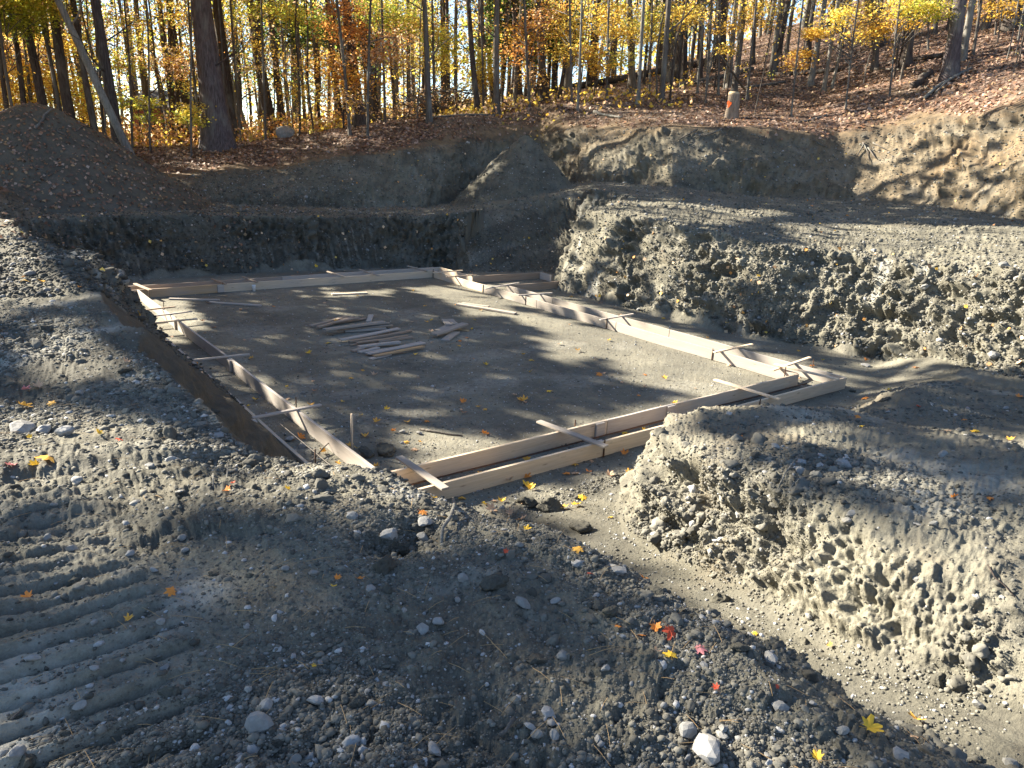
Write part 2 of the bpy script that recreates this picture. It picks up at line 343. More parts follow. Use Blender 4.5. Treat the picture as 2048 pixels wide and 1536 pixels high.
    amp = amp*(1-.75*gouge); nright = (d < .3)*(Y < -1)*(rampm < .9)*(R < 12); amp = np.where((d < .3)*(Y < -1)*(R < 12) > 0, .75+.9*rough, amp); amp = amp*(1-rampm)+.14*rampm
    uppercut0 = (R > rb-.2)*(R < rc)*(a > .02)
    ca = np.where(floor+forest > 0, 0, amp*np.where(R > 15, 1.35, 1))*(1-.6*ismound)*(1-.8*rampm)*(1-.45*gouge)*(.55+.75*steep)*(.45+.85*rough)
    an = 9.5; scr = np.clip(((X > 0)*(Y < -1)*(d < .3)*(R < 12)*(rampm < .9)+(X > 8.6)*(d > 0)*(R < rb)*(Y < 9)*(steep > .05)+uppercut0), 0, 1); scr = np.maximum(scr, .5*(X < 1)*(R < 9)*(d > 0)*(1-gouge))
    sc_k = ca*scr; ca = ca*(1-.72*scr)
    D += sc_k*(.62*(.42+steep))*(.085*fbm(X*5.5, Y*5.5, Z*8, 5, 160)+.075*fbm(X*2.5+Y*.4, Y*1.6, Z*10, 4, 170)-.05*np.clip(noise(X*3.1, Y*3.1, Z*7, 175)-.25, 0, 1))+sc_k*.022*fbm(X*30, Y*30, Z*34, 2, 180)
    D += ca*((.050*(1-.72*steep)+.006*(R < 8))*cell(X*4.3+.3*lump, Y*4.3, Z*5.5, 61)+(.030+.012*steep-.016*(R < 8)-.014*((d < .3)*(Y < -1)*(R < 12)))*cell(X*9.5+1.5*Z, Y*an+1.5*Z, Z*15, 62, 1.5, .22)+.020*cell(X*24, Y*24, Z*32, 63, 1.3, .35))
    D += ca*np.where(R < 10, .013+.008*((d < .3)*(Y < -1)), 0)*cell(X*52, Y*52, Z*60, 68, 1.2, .4)
    D += ca*steep*(R < 10)*.020*cell(X*17+3*Z, Y*an*1.8-2*Z, Z*26, 69, 1.5, .1)
    D += ca*steep*(.022*noise((X+Y)*2.2, (X-Y)*2.2, Z*9+X*2, 66)+.016*noise(X*14, Y*14, Z*5, 67))
    D += amp*.6*(np.where(R > 12, .022, .030)*lump*(.4+.6*rough)+.036*lump2+.024*lump3+.015*lump4*nearf+.008*lump5)
    D += .035*amp*fbm(X*2.3, Y*2.3, Z*2.3, 3, 71)
    D += floor*(.012*fbm(X*1.2, Y*1.2, 0, 3, 72)+.006*np.abs(noise(X*22, Y*22, 0, 73)))
    # strata / slabs in cut walls
    wall = steep*(floor < .5)*(R > 5)*(forest < .5)
    D += wall*.05*noise(X*1.5, Y*1.5, Z*6, 74)
    # bucket teeth: near-vertical grooves in patches of the walls
    tang = np.where(X > 8.8, Y*1.0-X*.15, X)
    patch = np.maximum(sst(.0, .3, noise(tang*.45, Z*.4, 2.0, 75)+.12), (X > 2.4)*(X < 8.7)*(Y > 9)*sst(-.35, -.05, noise(tang*.8, Z*1.2, 2.0, 76)))
    f = (tang+.12*Z+.03*noise(tang*2, Z*2, 0, 70))/.235; f = f-np.floor(f); groove = np.clip(1-np.abs(f-.5)/.30, 0, 1)
    gdeep = patch*wall*(R > 14)*(1-ismound)
    D -= .075*groove*gdeep*(R < 24)*np.where(X > 8.9, .5, 1); D = D*(1-.6*smear_early(tang, Z, wall, R, X))
    # the second, upper cut: closer, deeper marks
    tt = a*26; f2 = (tt+.35*Z+.05*noise(tt*2, Z*2, 0, 77))/.17; f2 = f2-np.floor(f2); gr2 = np.clip(1-np.abs(f2-.5)/.3, 0, 1)
    uppercut = (R > rb-.2)*(R < rc)*(a > .02)
    D -= .055*gr2*uppercut*sst(.0, .35, noise(tt*.3, Z*.6, 1, 78)+.1)*(.5+.5*rough)
    # crawler-track prints and drag ridges
    tm = track_mask(X, Y)*(floor < .5)
    th = track_h(X, Y); D = D*(1-.15*tm)+th*tm
    bankl = (X < 0)*(d > .3)*(R < 16)*(Y > -2)
    D += bankl*.05*np.abs(noise((X*.35+Y*.9)*3.2, (X*.9-Y*.35)*.6, 0, 79))*(1-.3*steep)
    # ramp: streaks running down it
    D += rampm*.02*noise(X*9, Y*1.1, 0, 80)
    trk = np.clip(1-np.abs(np.abs(X-3.9+.25*np.sin(Y*.5))-.95)/.24, 0, 1)**.5; fy = Y/.16; fy = fy-np.floor(fy)
    D -= floor*trk*(.006+.010*(np.abs(fy-.5) < .18))*sst(-.2, .3, noise(X*.9, Y*.6, 0, 95)+.1)
    D += floor*.014*np.maximum(cell(X*7, Y*7, 0*X, 64), 0)*sst(.0, .4, noise(X*.7, Y*.7, 0, 96))
    Db = D.copy(); Db[1:-1] = (D[:-2]+2*D[1:-1]+D[2:])/4; D = Db.copy(); D[:, 1:-1] = (Db[:, :-2]+2*Db[:, 1:-1]+Db[:, 2:])/4
    nx = N.copy()
    nx[..., :2] *= np.where(steep > .3, 1, .6)[..., None]
    P = np.stack([X, Y, Z], -1)+nx*D[..., None]
    flat = np.abs(D) < 1
    # tint: litter, dust, brown, moist
    litter = forest*sst(rc-.1, rc+1.0, R+.5*noise(X*1.3, Y*1.3, 0, 81))*(.92)
    litter = np.where(ismound > 0, 0, litter)
    cleared = forest*sst(.1, .5, noise(X*.35, Y*.35, 0, 88)+.05)*(1-sst(rc+2, rc+6, R)); litter = litter*(1-.35*cleared)
    dustn = sst(.12, .45, fbm(X*.9+3, Y*1.6, Z, 4, 82))*(1-steep)
    dust = np.where((R < 16)*(X < 1.2)*(d > 0), dustn*.8, sst(.0, .5, fbm(X*1.6+3, Y*1.6, Z*2, 5, 82))*.22)*(1-forest)
    dust = np.where((d < .3)*(Y < -1)*(R < 12) > 0, .10+.45*dustn, dust); dust = dust*(1-rampm)+rampm*(.0+.10*sst(-.1, .5, noise(X*7, Y*.9, 0, 83))); dust = np.where(floor > 0, .16+dustn*.25, dust)
    smear = wall*(R < 24)*(R > 9)*np.maximum(sst(.35, .8, groove)*patch*sst(-.05, .3, noise(tang*2.2, Z*2.0, 4, 84))*(X < 8.9), sst(.22, .4, noise(tang*4.2, Z*1.1, 4, 86))*sst(.0, .3, noise(tang*.7, Z*.6, 9, 85)+.05)*(X > 8.9))
    dust = np.maximum(dust, smear*.9)
    dust = np.maximum(dust, tm*.22*sst(-.2, .3, noise(X*2.5, Y*2.5, 0, 89)))
    dark_tops = sst(.0, -.35, P[..., 2]-np.interp(a, CREST[:, 0], CREST[:, 2])+.0)   # below crest by >.35 -> 1
    brown = (R > rb-1)*(R < rc+1.5)*(1-.8*dark_tops)*.8+.45*uppercut*sst(0, .5, noise(X*.7, Y*.7, Z, 86))+.5*forest*(1-litter)
    brown = brown+.45*uppercut*sst(.22, .4, a)+.35*nright*sst(.15, .5, fbm(X*1.4, Y*1.4, Z, 3, 87)); brown = np.clip(np.where(ismound > 0, .10, np.maximum(brown, gouge*.55)), 0, 1)
    moist_shade = np.clip(.40*(floor > 0)*sst(.1, -.3, fbm(X*.8, Y*.8, 0, 3, 93))+.75*wall*(Y > 9)*(R < rb)+.8*(X > 8.3)*(X < 12)*(Y > 8.9)*(Y < 12.6)*(d > 0)+.75*ismound+.85*sst(.2, .8, rough)*(R < 9)*(X < 1.5)*(1-dustn)*(d > 0)+.35*wall*(X > 8.8)*(R < 22)*rough+.35*(R < rc)*(R > 9)*(X < 8)*(floor < .5), 0, .9)  # gully term paints the shade of the recess into the tint; far wall darkened too
    moist_shade = np.maximum(moist_shade, .75*sst(rc-.75, rc-.3, R)*(1-sst(rc, rc+.35, R))*(R < 40)*sst(-.3, .2, noise(X*1.1, Y*1.1, 0, 94)+.15)); moist_shade = moist_shade*(1-tm*.5)+tm*.75*sst(-.01, -.04, th); moist_shade = np.maximum(moist_shade, gouge*.95); moist_shade = np.maximum(moist_shade, rampm*.8)  # track grooves and gouge face: shade painted into the tint as darkening
    tint = np.stack([litter, np.clip(dust, 0, 1), brown, moist_shade], -1)
    # --- split into objects that share borders
    cls = np.zeros(Z.shape, np.int8)                 # 0 excavated terrain
    cls[forest > 0] = 1; cls[floor > 0] = 2; cls[ismound > 0] = 3; cls[ispile > 0] = 4
    idx = np.arange(nA*NR).reshape(nA, NR)
    a0, a1, a2, a3 = idx[:-1, :-1], idx[1:, :-1], idx[1:, 1:], idx[:-1, 1:]
    fc = np.stack([a0, a3, a2, a1], -1).reshape(-1, 4)[:, ::-1]
    fc = fc[:, ::-1]
    fcls = cls[:-1, :-1].reshape(-1)
    Pf = P.reshape(-1, 3); Tf = tint.reshape(-1, 4)
    # orientation check
    p = Pf[fc[5000]]; nn = np.cross(p[1]-p[0], p[2]-p[0])
    if nn[2] < 0: fc = fc[:, ::-1]
    out = {}
    for c, nm in ((0, 'terrain'), (1, 'forest_floor'), (2, 'pit_floor'), (3, 'soil_mound'), (4, 'gravel_pile')):
        sel = fc[fcls == c]; uq, inv = np.unique(sel, return_inverse=True)
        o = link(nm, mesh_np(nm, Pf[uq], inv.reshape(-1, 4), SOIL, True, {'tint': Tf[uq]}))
        if c < 3: tag(o, kind='structure')
        out[nm] = o
    tag(out['soil_mound'], 'tall dark rounded mound of soil scattered with fallen leaves at the left edge', 'soil mound')
    tag(out['gravel_pile'], 'pointed heap of grey gravel on the spur beyond the far corner of the pit', 'gravel pile')
    return P, N, cls, R, A, steep, litter, rampm, nright, d
P_, N_, CLS, R_, A_, STEEP, LIT_, RAMPM, NRIGHT, DP = build_terrain()
PF = P_.reshape(-1, 3); NF = N_.reshape(-1, 3)
_az = A_[:, 0]
def ground(x, y):
    """height of the finished surface under (x, y)"""
    a, r = azr(x, y); i = int(np.clip(np.searchsorted(_az, a), 1, len(_az)-1)); i = i if abs(_az[i]-a) < abs(_az[i-1]-a) else i-1
    j = int(np.searchsorted(R_[i], r)); j = min(max(j, 1), R_.shape[1]-1); t = (r-R_[i, j-1])/max(R_[i, j]-R_[i, j-1], 1e-6)
    return float(P_[i, j-1, 2]*(1-t)+P_[i, j, 2]*t)
def hit(u, v, tmin=1.5):
    """first point of the surface met by the survey ray through (u, v)"""
    d = ray(u, v); h = math.hypot(d[0], d[1]); a = azr(CP[0]+d[0], CP[1]+d[1])[0]
    i = int(np.clip(np.searchsorted(_az, a), 0, len(_az)-1)); z = P_[i, :, 2]; r = R_[i]
    zr = CP[2]+d[2]/h*r; k = np.nonzero((z > zr) & (r > tmin))[0]
    j = int(k[0]) if len(k) else len(r)-40
    rr = r[j]; return np.array([CP[0]+d[0]/h*rr, CP[1]+d[1]/h*rr, P_[i, j, 2]]), N_[i, j]
# ------------------------------------------------------------------ materials of the objects
def wood_material(name, c1, c2, grey=0.0, rough=.75):
    k = NT(name); oi = k.n('ShaderNodeObjectInfo'); off = k.n('ShaderNodeVectorMath', operation='MULTIPLY_ADD')
    k.l(k.obj(), off.inputs[0]); off.inputs[1].default_value = (1, 1, 1)
    cmb = k.n('ShaderNodeCombineXYZ'); r10 = k.mth('MULTIPLY', oi.outputs['Random'], 37.0); k.l(r10, cmb.inputs[0]); k.l(r10, cmb.inputs[1]); k.l(cmb.outputs[0], off.inputs[2])
    v = off.outputs[0]
    g1 = k.noise(1, 5, .6, k.scl(v, (1.6, 45, 45))); g2 = k.noise(1, 3, .6, k.scl(v, (.9, 4, 4))); g3 = k.noise(1, 2, .5, k.scl(v, (4, 160, 160)))
    kn = k.n('ShaderNodeTexVoronoi', feature='F1'); kn.inputs['Scale'].default_value = 1; k.l(k.scl(v, (2.2, 9, 9)), kn.inputs['Vector'])
    c = k.mix(k.g(g1, .3, .7), c1, c2); c = k.mix(k.g(g3, .35, .7, 0, .35), c, tuple(q*.55 for q in c2))
    c = k.mix(k.g(g2, .45, .75, 0, .55), c, (.36, .345, .33)); c = k.mix(k.g(kn.outputs['Distance'], .0, .11, .75, 0), c, (.10, .055, .03))
    st = k.noise(1, 4, .7, k.scl(v, (2.5, 2.5, 7))); c = k.mix(k.g(st, .62, .72, 0, .5), c, (.20, .185, .16))
    c = k.mix(k.g(oi.outputs['Random'], 0, 1, 0, .30), c, (.33, .29, .25))
    if grey: c = k.mix(grey, c, (.38, .37, .37))
    return k.fin(c, rough, k.bump(g1, .25, .003), .25)
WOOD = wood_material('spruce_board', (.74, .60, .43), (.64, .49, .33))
WOODG = wood_material('weathered_board', (.52, .46, .40), (.42, .36, .30), .12)
WOODO = wood_material('orange_board', (.55, .36, .18), (.44, .27, .12))
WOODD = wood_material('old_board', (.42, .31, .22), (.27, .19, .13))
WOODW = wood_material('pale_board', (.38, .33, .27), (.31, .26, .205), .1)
def steel_material():
    k = NT('rusty_steel'); n = k.noise(30, 4, .6); c = k.ramp(n, [(.3, (.05, .03, .022)), (.7, (.13, .065, .035))]); return k.fin(c, .8, k.bump(n, .4, .003), .3)
STEEL = steel_material()
def bark_material(name, cols, fis=1.0, lichen=0.0, rings=False):
    k = NT(name); v = k.pos()
    a = k.noise(1, 5, .65, k.scl(v, (26, 26, 3.2))); b = k.noise(1, 3, .6, k.scl(v, (2.2, 2.2, .9))); f_ = k.noise(1, 3, .7, k.scl(v, (70, 70, 18)))
    oi = k.n('ShaderNodeObjectInfo')
    c = k.ramp(a, [(.32, cols[0]), (.5, cols[1]), (.68, cols[2])])
    c = k.mix(k.g(f_, .4, .7, 0, .4), c, cols[0]); c = k.mix(k.g(b, .5, .7, 0, .35+lichen), c, (.30, .31, .27))
    if rings:
        rg = k.noise(1, 4, .7, k.scl(v, (4, 4, 40))); c = k.mix(k.g(rg, .6, .66, 0, .85), c, (.06, .055, .05))
    c = k.mix(k.g(oi.outputs['Random'], 0, 1, 0, .3), c, cols[1])
    return k.fin(c, .9, k.bump(a, .9*fis, .03), .15)
BARKD = bark_material('dark_bark', [(.028, .022, .020), (.070, .055, .048), (.12, .10, .088)])
BARKP = bark_material('pine_bark', [(.045, .035, .036), (.105, .085, .086), (.18, .15, .15)], 1.2)
BARKG = bark_material('grey_bark', [(.06, .052, .047), (.115, .102, .09), (.19, .172, .15)], .7, .1)
BARKW = bark_material('pale_bark', [(.09, .085, .075), (.18, .17, .15), (.30, .285, .26)], .5, .1, True)
def leaf_material(name='autumn_leaf', tr=.6):
    k = NT(name); a = k.attr('leafcol'); k.fin((0.5, .3, .05), .6, None, .25)
    oi = k.n('ShaderNodeObjectInfo'); c = k.mix(k.g(k.noise(9, 3, .6), .35, .7, 0, .35), a.outputs['Color'], k.mix(.4, a.outputs['Color'], (.10, .05, .02)))
    k.l(c, k.bs.inputs['Base Color']); t = k.n('ShaderNodeBsdfTranslucent'); k.l(c, t.inputs[0])
    m = k.n('ShaderNodeMixShader'); m.inputs[0].default_value = tr; k.l(k.bs.outputs[0], m.inputs[1]); k.l(t.outputs[0], m.inputs[2]); k.l(m.outputs[0], k.out.inputs[0])
    return k.m
LEAF = leaf_material(); LEAFG = leaf_material('fallen_leaf', .15)
def stone_material(name, lo, hi, soil=.35):
    k = NT(name); oi = k.n('ShaderNodeObjectInfo'); a = k.noise(18, 5, .6); b = k.noise(60, 3, .6)
    c = k.mix(k.g(a, .3, .7), lo, hi); c = k.mix(k.g(b, .4, .7, 0, .4), c, tuple(q*.6 for q in lo)); c = k.mix(k.g(k.noise(7, 3, .6), .45, .62, 0, soil), c, (.13, .125, .105))
    c = k.mix(k.g(oi.outputs['Random'], 0, 1, 0, .45), c, (.20, .19, .165))
    return k.fin(c, .85, k.bump(b, .4, .006), .25)
STONE = stone_material('grey_stone', (.22, .215, .205), (.42, .41, .39)); STONEW = stone_material('pale_stone', (.19, .19, .185), (.34, .335, .32), .5); CLODM = SOIL
def gravel_material():
    k = NT('gravel'); a = k.attr('stonecol'); b = k.noise(90, 3, .6); c = k.mix(k.g(b, .35, .7, 0, .5), a.outputs['Color'], k.mix(.5, a.outputs['Color'], (.06, .058, .05)))
    return k.fin(c, .9, k.bump(b, .5, .004), .2)
GRAV = gravel_material()
# ------------------------------------------------------------------ mesh builders
def box_mesh(name, L, W, Hh, mat, ch=.003, seg=10, warp=.0, taper=0.0):
    """board: x 0..L, y -W/2..W/2, z 0..H, chamfered edges, slightly bowed along its length"""
    sec = [(-W/2+ch, 0), (W/2-ch, 0), (W/2, ch), (W/2, Hh-ch), (W/2-ch, Hh), (-W/2+ch, Hh), (-W/2, Hh-ch), (-W/2, ch)]
    xs = [0, ch]+[L*i/seg for i in range(1, seg)]+[L-ch, L]; V = []; ph = random.random()*6
    for i, x in enumerate(xs):
        e = 0.0 if 0 < i < len(xs)-1 else ch
        wb = warp*math.sin(math.pi*x/L)*math.cos(ph); wz = .35*warp*math.sin(2*math.pi*x/L+ph)-.35*warp*math.sin(ph)
        for y, z in sec:
            yy = y*(1-e/(W/2)) if W else y; zz = Hh/2+(z-Hh/2)*(1-e/(Hh/2))
            V.append((x, yy+wb, zz+wz))
    n = len(xs); Fq = [(i*8+j, i*8+(j+1) % 8, (i+1)*8+(j+1) % 8, (i+1)*8+j) for i in range(n-1) for j in range(8)]
    me = bpy.data.meshes.new(name); me.from_pydata(V, [], [tuple(reversed(f)) for f in Fq]+[tuple(range(8)), tuple((n-1)*8+7-j for j in range(8))])
    me.materials.append(mat); me.update(); return me
def orient(o, p0, p1, roll=0.0):
    p0, p1 = Vector(p0), Vector(p1); d = (p1-p0).normalized(); y = Vector((0, 0, 1)).cross(d).normalized(); z = d.cross(y)
    m = Matrix(((d.x, y.x, z.x), (d.y, y.y, z.y), (d.z, y.z, z.z))).to_4x4(); m = Matrix.Translation(p0) @ m @ Matrix.Rotation(roll, 4, 'X'); o.matrix_world = m; return o
def board(name, p0, p1, W, Hh, mat, label, cat, group=None, warp=.006, ch=.003, roll=0.0):
    L = (Vector(p1)-Vector(p0)).length
    o = link(name, box_mesh(name, L, W, Hh, mat, ch, 12, warp)); orient(o, p0, p1, roll); return tag(o, label, cat, group)
def tube(pts, rad, sides=8, V=None, Fc=None, cap=True, squash=None):
    V = [] if V is None else V; Fc = [] if Fc is None else Fc; pts = [Vector(p) for p in pts]; b0 = len(V)
    ref = Vector((0, 0, 1)) if abs((pts[1]-pts[0]).normalized().z) < .9 else Vector((1, 0, 0))
    for i, p in enumerate(pts):
        d = (pts[min(i+1, len(pts)-1)]-pts[max(i-1, 0)]).normalized(); x = ref.cross(d)
        x = x.normalized() if x.length > 1e-4 else Vector((1, 0, 0)); y = d.cross(x)
        for j in range(sides):
            a = 2*math.pi*j/sides; q = rad[i]*(1 if squash is None else squash(i, a)); V.append(tuple(p+x*(q*math.cos(a))+y*(q*math.sin(a))))
    for i in range(len(pts)-1):
        for j in range(sides): Fc.append((b0+i*sides+j, b0+i*sides+(j+1) % sides, b0+(i+1)*sides+(j+1) % sides, b0+(i+1)*sides+j))
    if cap: Fc.append(tuple(b0+sides-1-j for j in range(sides))); Fc.append(tuple(b0+(len(pts)-1)*sides+j for j in range(sides)))
    return V, Fc
def mesh_py(name, V, Fc, mat, smooth=True):
    me = bpy.data.meshes.new(name); me.from_pydata(V, [], Fc); me.materials.append(mat)
    if smooth: me.polygons.foreach_set('use_smooth', [True]*len(me.polygons))
    me.update(); return me
# ------------------------------------------------------------------ formwork
BH, BT = .184, .038
G_FB = 'form boards of the footing'
def fb(p0, p1, label, mat=WOOD, z=0.004, blocks=(), stakes=()):
    """form board standing on edge from p0 to p1 (plan), with splice blocks (distance, side) as parts"""
    o = board('form_board', (p0[0], p0[1], z), (p1[0], p1[1], z), BT, BH, mat, label, 'form board', G_FB, .008)
    for dist, side in blocks:
        b = link('splice_block', box_mesh('splice_block', .14, .036, BH-.012, WOODG, .003, 2), o); b.location = (dist-.07, side*(BT/2+.0205), .008)
    return o
# inner ring x 0..7.3, y 0..11 ; outer ring half a metre outside
fb((0.0, 10.98), (0.0, 7.80), 'grey inner form board on the left side, farthest of its three lengths', WOODG, blocks=((3.11, -1),))
fb((0.0, 7.79), (0.02, 4.77), 'grey inner form board on the left side, middle length between its two splices', WOODG, blocks=((3.0, -1),))
fb((0.02, 4.76), (0.0, 0.02), 'long grey inner form board on the left side, nearest the camera', WOODG)
fb((-0.5, 10.9), (-0.5, 7.2), 'far outer form board on the left, partly behind the bank under three cross strips', WOODG)
fb((-0.5, 7.19), (-0.5, 2.6), 'outer form board on the left mostly hidden by the steep dark bank', WOODG)
fb((-0.5, 2.59), (-0.52, -0.5), 'near outer form board on the left showing pale at the bottom of the dark bank', WOOD)
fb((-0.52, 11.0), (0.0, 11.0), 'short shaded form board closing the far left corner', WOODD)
fb((0.0, 11.02), (1.74, 11.02), 'orange form board at the far left, beside the first splice', WOODO, blocks=((1.70, -1),))
fb((1.75, 11.02), (7.28, 11.02), 'long tan form board along the far side facing the pit floor', WOOD)
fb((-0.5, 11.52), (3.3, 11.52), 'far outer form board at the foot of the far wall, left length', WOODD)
fb((3.31, 11.52), (7.82, 11.52), 'far outer form board at the foot of the far wall, right length', WOODG)
fb((7.3, 11.0), (7.3, 8.66), 'inner form board on the right side next to the far corner', WOOD, blocks=((2.3, 1),))
fb((7.3, 8.65), (7.3, 6.56), 'inner form board on the right side opposite the side bay opening', WOODW, blocks=((2.02, 1),))
fb((7.3, 6.55), (7.3, 4.05), 'pale inner form board on the right side behind the two loose planks', WOODW)
fb((7.3, 4.04), (7.3, 1.64), 'pale inner form board on the right side, second from the near corner', WOODW)
fb((7.3, 1.63), (7.3, 0.02), 'inner form board on the right side ending at the near right corner', WOODW)
fb((7.8, 11.5), (7.8, 9.86), 'short outer form board on the right between far corner and side bay', WOOD)
fb((7.8, 8.36), (7.8, 6.6), 'outer form board on the right starting at the side bay with a pale sunlit face', WOODW)
fb((7.8, 6.59), (7.8, 3.1), 'outer form board on the right below the clay wall, middle length', WOODW)
fb((7.8, 3.09), (7.8, -0.5), 'outer form board on the right ending at the near right corner', WOODW)
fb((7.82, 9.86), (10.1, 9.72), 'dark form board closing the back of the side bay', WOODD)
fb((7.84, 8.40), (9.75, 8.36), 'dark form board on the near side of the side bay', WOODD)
fb((9.95, 9.70), (9.95, 9.20), 'short pale form board at the end of the side bay', WOODG)
fb((-0.02, 0.0), (3.1, 0.0), 'tan inner form board on the near side, left length crossed by the long strip', WOOD, blocks=((2.98, -1),))
fb((3.11, 0.0), (4.36, 0.0), 'short inner form board on the near side between two splices', WOODG, blocks=((1.15, -1),))
fb((4.37, 0.0), (7.28, 0.0), 'inner form board on the near side, right length up to the corner', WOOD)
fb((-0.52, -0.5), (2.56, -0.5), 'tan outer form board nearest the camera, left length with stained end', WOOD, blocks=((3.04, 1),))
fb((2.57, -0.5), (5.52, -0.5), 'outer form board nearest the camera, middle length with a steel stake at each end', WOOD)
fb((5.53, -0.5), (7.80, -0.5), 'outer form board nearest the camera, right length running into the soil bank', WOOD)
# spreader strips across the two rings
ZS = BH+.006
STR = [((0.08, 11.68), (0.2, 10.75), WOODD, .075, 'wide dark cross strip over the far left corner of the forms', 0), ((1.72, 11.7), (1.80, 10.92), WOODD, .05, 'small dark cross strip beside the far splice', 0),
 ((2.44, 11.75), (2.50, 10.9), WOODD, .05, 'small grey cross strip above the white cup', 0), ((4.6, 11.8), (4.66, 10.85), WOOD, .05, 'tan cross strip in the middle of the far forms', 0),
 ((5.5, 11.8), (5.5, 10.7), WOODW, .05, 'pale cross strip right of the middle of the far forms', 0), ((7.0, 11.9), (7.03, 10.9), WOODW, .05, 'pale cross strip at the far right corner', 0),
 ((-0.66, 8.70), (0.22, 8.84), WOODD, .04, 'farthest of three thin strips crossing the left forms', 0), ((-0.60, 8.15), (0.38, 8.30), WOODG, .04, 'middle of three thin strips crossing the left forms', 0),
 ((-0.62, 7.66), (0.30, 7.62), WOOD, .05, 'nearest and palest of three strips crossing the left forms', 0), ((-0.62, 4.97), (0.32, 4.88), WOODG, .045, 'lone grey strip crossing the left forms above the second splice', 0),
 ((-0.66, 2.14), (0.30, 2.19), WOODG, .055, 'grey strip crossing the left forms near the thin wooden stakes', 0), ((7.02, 10.62), (8.0, 10.66), WOOD, .045, 'cross strip on the right forms closest to the far corner', 0),
 ((7.02, 9.94), (7.95, 9.90), WOODD, .045, 'short brown strip on the right forms at the start of the side bay', 0), ((6.95, 8.10), (8.25, 8.48), WOODG, .05, 'round edged grey strip across the side bay opening', 0), ((7.18, 7.12), (8.12, 7.02), WOODG, .045, 'grey strip across the right forms just past the side bay', 0),
 ((7.10, 4.32), (8.15, 4.42), WOODG, .05, 'grey strip over the dark stake halfway along the right forms', 0), ((7.10, 1.50), (8.22, 1.53), WOOD, .06, 'tan strip across the right forms casting a slanted shadow', 0), ((7.02, 0.30), (8.35, 0.46), WOOD, .06, 'tan strip across the right forms next to the near corner', 0),
 ((7.25, 0.42), (7.37, -0.62), WOOD, .07, 'sunlit strip lying across the near right corner', .042), ((5.75, 0.43), (5.79, -0.66), WOOD, .07, 'bright strip across the near forms, right of centre', 0),
 ((2.30, 0.36), (2.44, -0.68), WOODW, .085, 'wide pale strip across the near forms above the steel stake', 0), ((0.33, 0.26), (0.33, -0.66), WOODW, .085, 'short wide pale strip at the left end of the near forms', 0)]
for p0, p1, mt, wd, lb, dz in STR:
    board('cross_strip', (p0[0], p0[1], ZS+dz), (p1[0], p1[1], ZS+dz+.004), wd, .024, mt, lb, 'wood strip', 'strips nailed across the forms', .004)
# steel stakes
def stake(x, y, h, label, r=.008, mat=STEEL, lean=(0, 0)):
    V, Fc = tube([(0, 0, -.15), (lean[0]*.5, lean[1]*.5, h*.5), (lean[0], lean[1], h)], [r, r, r], 8); o = link('stake', mesh_py('stake', V, Fc, mat), None, (x, y, 0)); return tag(o, label, 'stake', 'stakes holding the forms')
for a_ in ((2.56, -.53, .215, 'rusty stake at the joint under the wide pale strip'), (5.53, -.53, .215, 'rusty stake at the right joint of the near outer forms'), (7.272, 4.3, .23, 'dark stake under the strip halfway along the right forms'), (7.272, 1.66, .21, 'dark stake at the last joint of the right inner forms'), (7.272, 6.95, .2, 'dark stake below the grey strip past the side bay'),
           (7.268, 10.98, .24, 'dark stake standing in the far right corner'), (1.75, 10.985, .23, 'dark stake at the far left splice'), (7.272, 8.65, .2, 'dark stake opposite the side bay'), (0.045, 2.35, .3, 'thin stake rising above the grey strip near the camera'), (0.10, 10.4, .26, 'thin dark stake beside the far left corner'),
           (-.545, .35, .44, 'tall rusty stake beside the left outer board'), (-.545, .12, .30, 'shorter rusty stake beside the tall one at the left outer board'), (7.84, .1, .33, 'thin stake behind the near right corner'), (7.1, .12, .30, 'thin stake inside the near right corner'), (0.042, 8.95, .3, 'thin stake between the far strips of the left forms'), (2.62, .05, .26, 'thin stake showing above the near inner board'), (7.84, 9.93, .28, 'thin stake at the outer corner of the side bay'), (7.85, 2.0, .12, 'stake outside the right outer board')):
    stake(a_[0], a_[1], a_[2], a_[3])
stake(0.17, 1.05, .46, 'tall thin tan wooden stake on the pit floor beside the left forms', .014, WOOD, (.01, .0))
# reinforcing bars in the near footing
def bar(pts, r, name, label, cat, group=None, mat=STEEL, sides=6):
    V, Fc = tube(pts, [r]*len(pts), sides); return tag(link(name, mesh_py(name, V, Fc, mat)), label, cat, group)
bar([(0.1+i*.72, -.33+.008*math.sin(i*1.7), .075+.004*math.sin(i)) for i in range(11)], .009, 'reinforcing_bar', 'rusty bar lying in the near footing trench, closer to the outer board', 'steel bar', 'reinforcing bars')
bar([(0.1+i*.72, -.17+.008*math.sin(i*2.1), .075+.004*math.cos(i)) for i in range(11)], .009, 'reinforcing_bar', 'rusty bar lying in the near footing trench, closer to the inner board', 'steel bar', 'reinforcing bars')
bar([(7.47, .2+i*.8, .075) for i in range(14)], .009, 'reinforcing_bar', 'rusty bar lying between the right form boards', 'steel bar', 'reinforcing bars')
bar([(-.33, 1.9-i*.35, .17+.0*i) for i in range(8)], .0035, 'string_line', 'thin pale string stretched inside the left forms', 'string', mat=WOODW)
